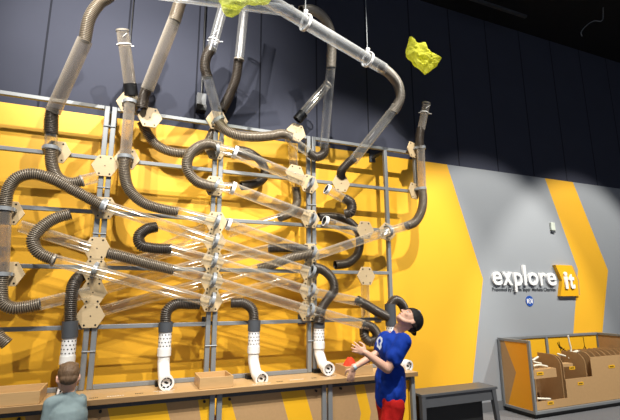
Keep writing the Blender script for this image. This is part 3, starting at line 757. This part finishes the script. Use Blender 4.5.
# yellow chevron block
bz0, bz1 = 1.36, 1.79; bxl, bxr = 5.475, 5.885
zmid = 1.575
blk = MB().prism([(bxl+.05,WY-.001,bz0),(bxr+.01,WY-.001,bz0),(bxr+.03,WY-.001,zmid),(bxr-.06,WY-.001,bz1),(bxl+.02,WY-.001,bz1),(bxl+.12,WY-.001,zmid)], Vector((0,-.05,0))).build('yellow_block', mat('sign_yellow', srgb(240,178,24), .5, noise_amt=.04), sg)
MB().prism([(bxr+.012,WY-.001,bz0+.01),(bxr+.06,WY-.001,bz0+.01),(bxr+.08,WY-.001,zmid),(bxr-.0,WY-.001,bz1-.01),(bxr-.055,WY-.001,bz1-.01),(bxr+.033,WY-.001,zmid)], Vector((0,-.03,0))).build('brown_strip', KRAFT, sg)  # narrow brown chevron strip along the right of the yellow block
text('letter_i', 'i', .235, .06, 5.625, 1.46, WY-.051, .02, WHITE, sg, bold=.03)
text('letter_t', 't', .205, .11, 5.71, 1.46, WY-.051, .02, WHITE, sg, bold=.03)
text('sponsor_line', 'Presented by: Publix Super Markets Charities', .062, 1.16, 4.34, 1.415, WY-.002, .006, GRTXT, sg, bold=.003)
rs = thing('round_sign', 'small round blue sign with white symbol under the explore lettering', 'sign', (4.985,WY,1.24))
c0 = W(529.4,301,WY)
MB().cyl((c0.x,WY-.006,c0.z),(c0.x,WY-.001,c0.z),.07,28).build('disc', NAVYB, rs)
m = MB().ring((c0.x,WY-.0075,c0.z),(c0.x,WY-.006,c0.z),.034,.011,20)
for s_ in (-1,1): m.box((c0.x+s_*.044-.008,WY-.0075,c0.z-.03),(c0.x+s_*.044+.008,WY-.006,c0.z+.03))
m.cyl((c0.x,WY-.0075,c0.z),(c0.x,WY-.006,c0.z),.010,10)
m.build('symbol', WHITE, rs)
th = thing('thermostat', 'small pale wall thermostat above the explore lettering', 'thermostat', (5.573,WY,2.27))
MB().box((5.535,WY-.03,2.285),(5.615,WY-.001,2.40)).build('cover', mat('pale_green_grey_plastic', srgb(196,204,192), .5, noise_amt=.03), th, bevel=.005)
MB().box((5.54,WY-.026,2.255),(5.61,WY-.001,2.284)).build('base', DKSTEEL, th)

# ------------------------------------------------------------------ upper wall fittings
def conduit(px, py0, py1, r, label, m=BLACK, nm='conduit'):
    x = W(px, (py0+py1)/2, WY-.03).x; z0_, z1_ = W(px, py1, WY-.03).z, W(px, py0, WY-.03).z
    o = MB().cyl((x,WY-r+.001,z0_),(x,WY-r+.001,max(z1_, z0_+.2)),r,10).build(nm, m); tag(o, label, 'cable'); return x, z0_
cx_, cz_ = conduit(205.5, -60, 96, .012, 'black cable running down the dark wall above the middle post')
conduit(134, -60, 55, .007, 'thin black cable on the dark wall above the leaning smoky tubes')
jb = thing('junction_box', 'small grey box with black base on the dark wall above the middle post', 'junction box', (cx_,WY,cz_-.2))
MB().box((cx_-.05,WY-.09,cz_-.13),(cx_+.04,WY+.001,cz_)).build('cover', GRY, jb, bevel=.004)
MB().box((cx_-.055,WY-.10,cz_-.19),(cx_+.045,WY+.001,cz_-.131)).build('base', BLACK, jb)
# hanger wires and clips of the overhead tube
def hanger(px, py, off, label):
    c = W(px, py, -off); t = thing('hanger_wire', label, 'hanger', c)
    MB().cyl(c+Vector((0,0,.09)), Vector((c.x,c.y,ZC)), .005, 8).build('wire', CLAMP, t)
    d = (W(384,67,-.62)-W(270,-10,-1.0)).normalized()
    k = MB().ring(c-d*.012, c+d*.012, .078, .009, 24); k.box((c.x-.018,c.y-.015,c.z+.06),(c.x+.018,c.y+.015,c.z+.11))
    k.cyl(c+Vector((0,-.03,.085)), c+Vector((0,.03,.085)), .012, 10)
    k.build('clip', WHITE, t)
def on_over(f): return W(262,-3.5,-1.0).lerp(W(384,69,-.62), f)
def hanger_at(f, label):
    c = on_over(f); t = thing('hanger_wire', label, 'hanger', c)
    MB().cyl(c+Vector((0,0,.09)), Vector((c.x,c.y,ZC)), .004, 8).build('wire', CLAMP, t)
    d = (on_over(1)-on_over(0)).normalized()
    k = MB().ring(c-d*.012, c+d*.012, .08, .009, 24); k.box((c.x-.016,c.y-.013,c.z+.06),(c.x+.016,c.y+.013,c.z+.12))
    k.cyl(c+Vector((0,-.03,.1)), c+Vector((0,.03,.1)), .012, 10)
    k.build('clip', WHITE, t)
hanger_at(.84, 'wire with white clip holding the right end of the overhead tube')
hanger_at(.31, 'wire with white clip at the left end of the thick overhead tube')
# ceiling track and loose cable
for i, (a, b, lab) in enumerate((((3.75,-.15),(5.0,-.15),'thin black lighting track under the ceiling near the wall'),((3.2,-1.2),(9.2,-1.2),'thin black lighting track under the ceiling farther from the wall'))):
    o = MB().bar((a[0],a[1],5.3),(b[0],b[1],5.3),.04,.035).build('ceiling_track', DKSTEEL); tag(o, lab, 'track')
sp = spline([W(582,36,-.6),W(581,33,-.6),W(586,26,-.6),W(594,21,-.6),W(602,20.5,-.6), Vector((W(603,20,-.6).x+.05,-.6,ZC))], .02)
o = MB().sweep(sp, .006, 8).build('loose_cable', CLAMP); tag(o, 'curled pale cable hanging from the dark ceiling at far right', 'cable')

# ------------------------------------------------------------------ scarves
def scarf(poly, y, label, m, seed, amp=.05, nsub=5, depth=.09):
    """a crumpled translucent scarf: two puffed sheets meeting at a ragged edge"""
    C = [W(a, b, y) for a, b in poly]; cen = sum(C, Vector())/len(C)
    rim = []
    for i in range(len(C)):
        a, b = C[i], C[(i+1)%len(C)]
        for k in range(4): rim.append(a.lerp(b, k/4))
    n = len(rim); mb = MB()
    for sgn in (-1, 1):
        vs = []; R_ = 14
        for j in range(R_):
            f = 1-j/(R_-1)
            for i in range(n):
                p = cen.lerp(rim[i], f)
                q = p*9+Vector((seed,seed*2,sgn*3))
                prof = (1-f*f)**.5
                rdg = 1-2*abs(noise.noise(q)); rdg2 = 1-2*abs(noise.noise(q*2.3))
                dy = sgn*(depth*prof*(.35+.4*rdg)+amp*.45*prof*rdg2)
                e_ = noise.noise_vector(q*1.5)*amp*.25*(f if f < .99 else .6)
                if f > .99: e_ = noise.noise_vector(p*20)*amp*.18
                vs.append(p+Vector((e_.x, dy+e_.y*.5, e_.z)))
        fs = [(j*n+i, j*n+(i+1)%n, (j+1)*n+(i+1)%n, (j+1)*n+i) for j in range(R_-1) for i in range(n)]
        mb.add(vs, fs, 0, False)
    o = mb.build('scarf', m); tag(o, label, 'scarf', None); return o
scarf([(409.5,36.5),(413,39.5),(418,43),(425,42.5),(426.5,50),(433,54),(441.5,58),(437,66),(431,71),(425,75),(420,70),(416,67),(411,60),(406,56),(406,49),(408,43)], -.5, 'crumpled yellow mesh scarf floating in front of the dark wall', SCARF, 3)
scarf([(218,1),(226,-4),(240,-9),(256,-10),(266,-6),(272,-2),(268,4),(262,2),(257,5),(249,3),(243,7),(236,10),(230,8),(222,6)], -1.05, 'lime mesh scarf crumpled over the overhead tubes at the top edge', LIMESC, 9, amp=.03, depth=.05)
scarf([(221,4),(228,6),(238,6),(243,8),(239,14),(233,17),(226,15),(222,10)], -.93, 'rounded lime scarf end hanging under the overhead tube', LIMESC, 5, amp=.02, depth=.06)

# ------------------------------------------------------------------ people
def remesh(mb, voxel, smooth=4):
    me = mb.mesh('tmp', SKIN); o = bpy.data.objects.new('tmp', me); COL.objects.link(o)
    r = o.modifiers.new('r','REMESH'); r.mode = 'VOXEL'; r.voxel_size = voxel; r.adaptivity = 0
    s = o.modifiers.new('s','SMOOTH'); s.factor = .5; s.iterations = smooth
    bpy.context.view_layer.update()
    out = bpy.data.meshes.new_from_object(o.evaluated_get(bpy.context.evaluated_depsgraph_get()))
    bpy.data.objects.remove(o); return out
def put(name, me, m, parent, off, shift=None):
    me.materials.clear(); me.materials.append(m)
    for v in me.vertices:
        c = v.co
        if shift: c = shift(c.copy())
        v.co = c-off
    for p in me.polygons: p.use_smooth = True
    me.update(); return new_obj(name, me, parent)
def limb(mb, pts, rad, ds=.012):
    sp = spline(pts, ds); n = len(sp); m_ = len(pts)
    L = [0]
    for a, b in zip(pts, pts[1:]): L.append(L[-1]+(Vector(b)-Vector(a)).length)
    rr = []
    for i in range(n):
        s_ = L[-1]*i/(n-1); j = 0
        while j < m_-2 and L[j+1] < s_: j += 1
        t = (s_-L[j])/max(1e-6, L[j+1]-L[j]); t = max(0, min(1, t)); rr.append(rad[j]*(1-t)+rad[j+1]*t)
    mb.sweep(sp, rr, 14)
def hand(mb, wrist, d, pn, side, s, curl=.5, spread=.12):
    """wrist: start; d: forearm direction; pn: back-of-hand normal; side: towards the thumb"""
    d = d.normalized(); side = (side-d*side.dot(d)).normalized(); pn = d.cross(side)*(1 if d.cross(side).dot(pn) > 0 else -1)
    Rm = Matrix((side, pn, d)).transposed()
    mb.ell(wrist+d*.042*s, (.036*s,.014*s,.048*s), Rm)
    limb(mb, [wrist-d*.02*s, wrist+d*.02*s], [.022*s,.022*s])
    for k, (o_, ln) in enumerate(((.026,.062),(.009,.070),(-.009,.066),(-.026,.052))):
        b0 = wrist+d*.075*s+side*o_*s; ang = spread*(1.5-k)
        dd = (d*math.cos(ang)+side*math.sin(ang)).normalized(); pts = [b0-dd*.02*s, b0]; a = 0; p = b0
        for q in range(3):
            a += curl*(.55+.12*k); p = p+(dd*math.cos(a)-pn*math.sin(a))*ln*s*(.42,.32,.26)[q]; pts.append(p)
        limb(mb, pts, [.0085*s,.0088*s,.008*s,.0072*s,.0062*s], .004)
    t0 = wrist+d*.02*s+side*.022*s; t1 = t0+(d*.5+side*.75-pn*.25).normalized()*.035*s; t2 = t1+(d*.85+side*.3-pn*.35).normalized()*.028*s; t3 = t2+(d*.95-pn*.4).normalized()*.022*s
    limb(mb, [t0,t1,t2,t3], [.013*s,.0105*s,.009*s,.0075*s], .004)

def head(mb, c, f, h, s):
    """c: cranium centre, f: face direction, h: crown direction, s: scale (1 = adult-ish 0.23 m)"""
    b = h.cross(f).normalized()
    Rm = Matrix((b, f, h)).transposed()
    L = lambda x, y, z: c+Rm@Vector((x*s, y*s, z*s))
    mb.ell(c, (.072*s,.092*s,.085*s), Rm)
    mb.ell(L(0,.030,-.045), (.058*s,.060*s,.066*s), Rm)          # face
    mb.ell(L(0,.058,-.097), (.030*s,.030*s,.022*s), Rm)          # chin
    for q in (-1, 1):
        limb(mb, [L(q*.056,.0,-.05), L(q*.045,.03,-.088), L(q*.015,.065,-.1)], [.018*s,.018*s,.016*s])   # jaw
        mb.ell(L(q*.036,.062,-.043), (.021*s,.020*s,.017*s), Rm)   # cheek
        mb.ell(L(q*.028,.076,.004), (.024*s,.013*s,.009*s), Rm)    # brow
        R2 = Rm@Matrix.Rotation(q*.35, 3, 'Z')
        mb.ell(L(q*.077,-.006,-.028), (.0075*s,.019*s,.030*s), R2)  # ear
        mb.ell(L(q*.073,.004,-.046), (.008*s,.010*s,.012*s), R2)
        mb.ell(L(q*.011,.093,-.049), (.009*s,.010*s,.008*s), Rm)   # nostril wing
    limb(mb, [L(0,.084,-.008), L(0,.094,-.028), L(0,.106,-.043)], [.009*s,.010*s,.012*s])
    mb.ell(L(0,.084,-.068), (.022*s,.012*s,.0065*s), Rm); mb.ell(L(0,.082,-.079), (.019*s,.012*s,.007*s), Rm)
    return L, Rm
def wrinkle(amp, fr, seed):
    def f(c):
        n_ = noise.noise(Vector((c.x*fr, c.y*fr, c.z*fr*.55+seed)))+.5*noise.noise(Vector((c.x*fr*2.2, c.y*fr*2.2, c.z*fr*1.2+seed)))
        return c+Vector((n_*amp, n_*amp*.8, n_*amp*.4))
    return f

# --- boy in blue
fh = Vector((sy_, cy_, 0)); rh = Vector((cy_, -sy_, 0))
c0 = W(391,380,-1.0)
vd = Vector((c0.x-CAM.x, c0.y-CAM.y, 0)).normalized(); vr = Vector((vd.y, -vd.x, 0))     # view direction and its right at the boy
PHI = math.radians(26)
Fb = (-vr*math.cos(PHI)-vd*math.sin(PHI)).normalized(); Lb = Vector((-Fb.y, Fb.x, 0))       # facing and his left (towards the camera)
base = Vector((c0.x, c0.y, 0))
def J(px, py, near=0.0):
    """point seen at this pixel on the upright plane through the boy, 'near' metres nearer the camera"""
    d = ray(px, py); o_ = base-vd*near; t = (o_-CAM).dot(vd)/d.dot(vd); return CAM+d*t
boy = thing('person', 'boy in blue shirt, red shorts and black cap leaning back to look up', 'person', (base.x, base.y, 0))
off = Vector(boy.location)
body = MB()
HS = .90
hc = J(411,319.5); hf = (Fb*math.cos(math.radians(66))+Vector((0,0,1))*math.sin(math.radians(66))).normalized()
hh = (Vector((0,0,1))*math.cos(math.radians(66))-Fb*math.sin(math.radians(66))).normalized()
hL, hR = head(body, hc, hf, hh, HS)
pel = J(390,402); waist = J(389,385); chest = J(391,352); nb = J(397,334)
limb(body, [nb+Vector((0,0,-.02)), J(400,328), hc+hh*-.05*HS+hf*-.02], [.045,.042,.045])
up = Vector((0,0,1))
def tors(mb, c, w, d_, hgt, tilt=0):
    Rm = Matrix((Lb, -Fb, up)).transposed(); mb.ell(c, (w, d_, hgt), Rm)
tors(body, chest+up*.015, .125, .082, .12); tors(body, waist, .105, .075, .12); tors(body, pel+up*.02, .115, .085, .10)
shL = J(397,340)+Lb*.115; shR = J(391,339)-Lb*.125
elL = J(387.5,369,.17); wrL = J(366,353,.20)
elR = J(379,352,-.05); wrR = J(353,368,.08)
limb(body, [nb-up*.03, shL, shL.lerp(elL,.5), elL], [.045,.042,.038,.034])
limb(body, [elL, elL.lerp(wrL,.35), wrL], [.034,.033,.023])
limb(body, [nb-up*.03, shR, shR.lerp(elR,.5), elR], [.045,.042,.034,.030])
limb(body, [elR, elR.lerp(wrR,.35), wrR], [.030,.029,.020])
hand(body, wrL, J(353,347,.22)-wrL, -vd, up, .86, curl=.42, spread=.2)
hand(body, wrR, J(349,386,.08)-wrR, -vd, -vr, .80, curl=.25, spread=.08)
hipL, hipR = pel+Lb*.062-up*.03, pel-Lb*.062-up*.03
ftz = .035
for hp, sg_, fwd in ((hipL,1,.03),(hipR,-1,-.03)):
    kn = Vector((hp.x, hp.y, .33))+Fb*(fwd+.02); an = Vector((hp.x, hp.y, .065))+Fb*(fwd-.02)
    limb(body, [hp, kn, kn.lerp(an,.35), an], [.068,.045,.044,.030], .02)
    limb(body, [an-Fb*.02-up*.02, an+Fb*.12-up*.035], [.033,.028], .01)
put('body', remesh(body, .0045, 3), SKIN, boy, off)
for hp, fwd in ((hipL,.03),(hipR,-.03)):
    an = Vector((hp.x, hp.y, .045))+Fb*(fwd-.02); sh_ = MB(); limb(sh_, [an-Fb*.03+up*.005, an+Fb*.05, an+Fb*.13-up*.005], [.042,.042,.036])
    put('shoe', remesh(sh_, .008, 4), BLACK, boy, off)
shirt = MB()
tors(shirt, chest+up*.02, .150, .098, .125); tors(shirt, waist+up*.03, .132, .102, .15); tors(shirt, waist-up*.03, .135, .105, .12)
limb(shirt, [J(390.5,374), J(390.5,397)], [.112,.118])
limb(shirt, [nb-up*.055, shL-Lb*.005], [.06,.062]); limb(shirt, [nb-up*.055, shR+Lb*.02], [.06,.055])
limb(shirt, [J(392,345), nb-up*.01], [.085,.052])
limb(shirt, [shL+Lb*.002, shL.lerp(elL,.35), shL.lerp(elL,.62)], [.061,.062,.066])
limb(shirt, [shR+Lb*.015, shR.lerp(elR,.45), shR.lerp(elR,.8)], [.054,.053,.056])
put('shirt', remesh(shirt, .0075, 5), BLUESH, boy, off, wrinkle(.018, 13, 1))
# white emblem lying on the chest
em = MB()
sho = boy.children[-1]
def onshirt(p, d):
    ok, loc, nrm, _ = sho.ray_cast(p-off, d); return (loc+off, nrm) if ok else (None, None)
bpy.context.view_layer.update()
ec = J(379,343,.3)
def emb(shape, r_, mi):
    vs = []
    for a, b in shape:
        dq = ray(379+a*1.0, 343+b*1.0).normalized(); l_, n_ = onshirt(CAM, dq)
        if l_ is None: l_, n_ = W(379+a, 343+b, c0.y-.1), -vd
        vs.append(l_-dq*r_)
    c = sum(vs, Vector())/len(vs); em.add(vs+[c], [(i, (i+1)%len(vs), len(vs)) for i in range(len(vs))], mi)
emb([(-2.6,-2),(-1.2,-5.2),(1.2,-7),(3.4,-5),(3.6,-1.5),(2.2,1.5),(2.6,4),(.8,7),(-.8,5),(-2.4,3.5),(-1.8,.6)], .003, 0)
emb([(-.8,-3),(1,-4.6),(2,-2),(.6,0.2),(.9,3),(-.4,2.2),(-.7,0)], .0045, 1)
em.build('shirt_emblem', [WHITE, BLUESH], boy)
sh2 = MB(); tors(sh2, pel+up*.03, .128, .1, .07)
for hp, fwd in ((hipL,.03),(hipR,-.03)):
    kn = Vector((hp.x, hp.y, .33))+Fb*(fwd+.015); limb(sh2, [hp+up*.02, kn+up*.06], [.086,.078])
put('shorts', remesh(sh2, .0075, 4), REDSH, boy, off, wrinkle(.010, 12, 4))
# cap worn backwards
capm = MB(); 
Lc = lambda x, y, z: hL(x, y, z)
capm.ell(Lc(0,-.008,.012), (.087*HS,.106*HS,.098*HS), hR)
me = remesh(capm, .005, 2)
bm = bmesh.new(); bm.from_mesh(me)
geom = bm.verts[:]+bm.edges[:]+bm.faces[:]
bmesh.ops.bisect_plane(bm, geom=geom, plane_co=hL(0,.072,.018), plane_no=(hh*.90-hf*.42).normalized()*-1, clear_outer=True)
bm.to_mesh(me); bm.free()
co = put('cap', me, CAPM, boy, off)
so = co.modifiers.new('thickness','SOLIDIFY'); so.thickness = .004
br = MB(); rim = []
for k in range(13):
    a = -1.15+2.3*k/12; rim.append(hL(.085*math.sin(a), -.008-.102*math.cos(a), -.016))
outr = [hL(.080*math.sin(-1.0+2.0*k/12), -.02-.118*math.cos(-1.0+2.0*k/12), -.030) for k in range(13)]
br.add(rim+outr, [(k,k+1,k+14,k+13) for k in range(12)], 0, True)
bo = br.build('brim', CAPM, co); so = bo.modifiers.new('thickness','SOLIDIFY'); so.thickness = .004
lg = MB(); q_ = hL(.04,.05,.075); lg.ell(hL(.038,.035,.088), (.012,.016,.006), hR); lg.build('cap_badge', WHITE, co)
# eyes, brows, hair edge, bracelet
for q in (-1, 1):
    e_ = MB().ell(hL(q*.028,.0785,-.014), (.011*HS,.0075*HS,.006*HS), hR); ob = e_.build('eye', WHITE, boy)
    MB().ell(hL(q*.028,.0855,-.014), (.0045*HS,.0025*HS,.0045*HS), hR).build('iris', SCREW, ob)
    MB().sweep(spline([hL(q*.014,.086,.004),hL(q*.028,.0885,.009),hL(q*.042,.083,.005)], .004), .0028, 8).build('eyebrow', HAIR, boy)
mo = MB().sweep(spline([hL(-.016,.0935,-.0735),hL(0,.097,-.0735),hL(.016,.0935,-.0735)], .004), .0022, 8); mo.build('mouth', mat('lip_pink', srgb(150,80,72), .5, noise_amt=.05), boy)
hb = MB()
for q in (-1, 1): hb.ell(hL(q*.071,-.03,-.02), (.009,.03,.025), hR)
hb.ell(hL(0,-.07,-.035), (.05,.03,.03), hR); hb.build('hair', mat('dark_brown_hair', srgb(52,40,32), .6, noise_amt=.3, bump=.4), boy)
d_ = (wrR-elR).normalized(); MB().ring(wrR-d_*.022, wrR+d_*.0, .0255, .004, 20).build('wristband', mat('pale_blue_band', srgb(190,216,226), .4, noise_amt=.05), boy)

# --- small child seen from behind
base2 = W(69,400,-.585); base2 = Vector((base2.x, base2.y, 0))
vd2 = Vector((base2.x-CAM.x, base2.y-CAM.y, 0)).normalized(); vr2 = Vector((vd2.y, -vd2.x, 0))
def K2(px, py, far=0.0):
    d = ray(px, py); o_ = base2+vd2*far; t = (o_-CAM).dot(vd2)/d.dot(vd2); return CAM+d*t
kid = thing('person', 'small brown-haired child in grey teal shirt seen from behind', 'person', base2)
off2 = Vector(kid.location)
Fk = vd2.copy(); body = MB()
KS = .84
kc = K2(68.5,374.5); kf = (Fk*.96-up*.26+vr2*-.08).normalized(); kh = (up-kf*up.dot(kf)).normalized()
kL, kR = head(body, kc, kf, kh, KS)
knb = K2(69,392,.005)
limb(body, [knb-up*.02, K2(68.8,388), kc-kh*.05], [.040,.036,.042])
Rk = Matrix((vr2, vd2, up)).transposed()
kp = Vector((base2.x, base2.y, .38)); kch = Vector((base2.x, base2.y, .60))
body.ell(kch, (.098,.068,.115), Rk); body.ell((kp+kch)/2, (.09,.068,.12), Rk); body.ell(kp, (.092,.072,.08), Rk)
sl, sr = K2(51,404), K2(79,403)
tz = CZ+.025
el_l, el_r = K2(47,424,-.0), K2(80.5,424,.03)
hl_ = Vector((base2.x-.05, CY0+.02, tz+.005)); hr_ = Vector((base2.x+.05, CY0+.02, tz+.005))
for s_, e_, h_ in ((sl,el_l,hl_),(sr,el_r,hr_)):
    w_ = e_.lerp(h_, .62); w_.z = max(w_.z, tz)
    limb(body, [knb-up*.04, s_, s_.lerp(e_,.5), e_], [.035,.034,.029,.027]); limb(body, [e_, e_.lerp(w_,.4), w_], [.027,.026,.018])
    hand(body, w_, Vector((h_.x-w_.x, .1, 0)), up, (base2-h_)*Vector((1,0,0)) if False else Vector((base2.x-h_.x,0,0)), .66, curl=.2, spread=.12)
for q in (-1, 1):
    hp = kp+vr2*.048*q; kn = Vector((hp.x, hp.y, .2))+Fk*.01; an = Vector((hp.x, hp.y, .05))-Fk*.01
    limb(body, [hp, kn, an], [.055,.038,.028], .02); limb(body, [an-up*.015, an+Fk*.08-up*.02], [.028,.024])
put('body', remesh(body, .0045, 3), SKIN, kid, off2)
for q in (-1, 1):
    an = kp+vr2*.048*q; an = Vector((an.x, an.y, .037))-Fk*.01; s_ = MB(); limb(s_, [an-Fk*.02, an+Fk*.09], [.035,.032]); put('shoe', remesh(s_, .007, 3), BLACK, kid, off2)
shirt = MB()
shirt.ell(kch+up*.0, (.122,.086,.12), Rk); shirt.ell((kp+kch)/2, (.118,.09,.13), Rk)
limb(shirt, [kch, kp+up*.0], [.104,.106]); limb(shirt, [kch+up*.04, knb-up*.012], [.075,.044])
for s_, e_, h_ in ((sl,el_l,hl_),(sr,el_r,hr_)):
    w_ = e_.lerp(h_, .55); w_.z = max(w_.z, tz)
    limb(shirt, [knb-up*.035, s_+up*.0], [.044,.047]); limb(shirt, [s_, s_.lerp(e_,.5), e_], [.047,.043,.042]); limb(shirt, [e_, w_], [.042,.032])
put('shirt', remesh(shirt, .006, 4), TEAL, kid, off2, wrinkle(.006, 15, 7))
tr_ = MB(); tr_.ell(kp, (.105,.085,.075), Rk)
for q in (-1, 1):
    hp = kp+vr2*.05*q; limb(tr_, [hp, Vector((hp.x, hp.y, .09))], [.062,.05])
put('trousers', remesh(tr_, .007, 3), DKTROU, kid, off2)
hm = MB(); hm.ell(kL(0,-.010,.012), (.0785*KS,.096*KS,.086*KS), kR); hm.ell(kL(0,-.045,-.035), (.066*KS,.052*KS,.05*KS), kR)
limb(hm, [kL(-.055,.02,.07), kL(0,.05,.08), kL(.05,.02,.07)], [.02*KS,.022*KS,.02*KS])
put('hair', remesh(hm, .004, 2), HAIR, kid, off2, lambda c: c+noise.noise_vector(Vector((c.x*70, c.y*70, c.z*40)))*.0018)

# ------------------------------------------------------------------ light
w = bpy.data.worlds.new('world'); sc.world = w; w.use_nodes = True
w.node_tree.nodes['Background'].inputs[0].default_value = (.80,.86,1.0,1); w.node_tree.nodes['Background'].inputs[1].default_value = .48
def spot(loc, tgt, e, ang=60, blend=.6, size=.03, col=(1,.95,.86)):
    l = bpy.data.lights.new('track_or_fill_spot', 'SPOT'); l.energy = e; l.spot_size = math.radians(ang); l.spot_blend = blend; l.shadow_soft_size = size; l.color = col
    o = bpy.data.objects.new('track_or_fill_spot', l); COL.objects.link(o); o.location = loc
    o.rotation_euler = (Vector(tgt)-Vector(loc)).to_track_quat('-Z','Y').to_euler(); return o
spot((1.9,-3.0,5.2), (2.2,.28,1.35), 980, 54, .5)
spot((4.2,-3.0,5.2), (4.3,.28,.6), 1000, 50, .4)
spot((-1.6,-2.6,5.2), (-.2,.28,2.2), 520, 64)
spot((.7,-3.0,5.2), (.3,.28,1.9), 560, 62)
spot((.3,-3.6,5.2), (.2,.1,.75), 620, 46, .8)  # added fill lamp, brightens the lower left wall and worktop
spot((6.6,-3.0,5.2), (6.0,.28,.5), 950, 50, .4)
spot((-1.2,-2.6,4.9), (-.1,.28,4.0), 1100, 58, 1)
spot((2.95,-1.45,5.25), tuple(W(424,56,-.5)), 230, 22, 1)  # added lamp, there only to brighten the yellow scarf
sc.view_settings.view_transform = 'Standard'; sc.view_settings.look = 'None'
sc.view_settings.exposure = 0.0; sc.view_settings.gamma = 1
sc.cycles.transparent_max_bounces = 64
sc.cycles.max_bounces = 8
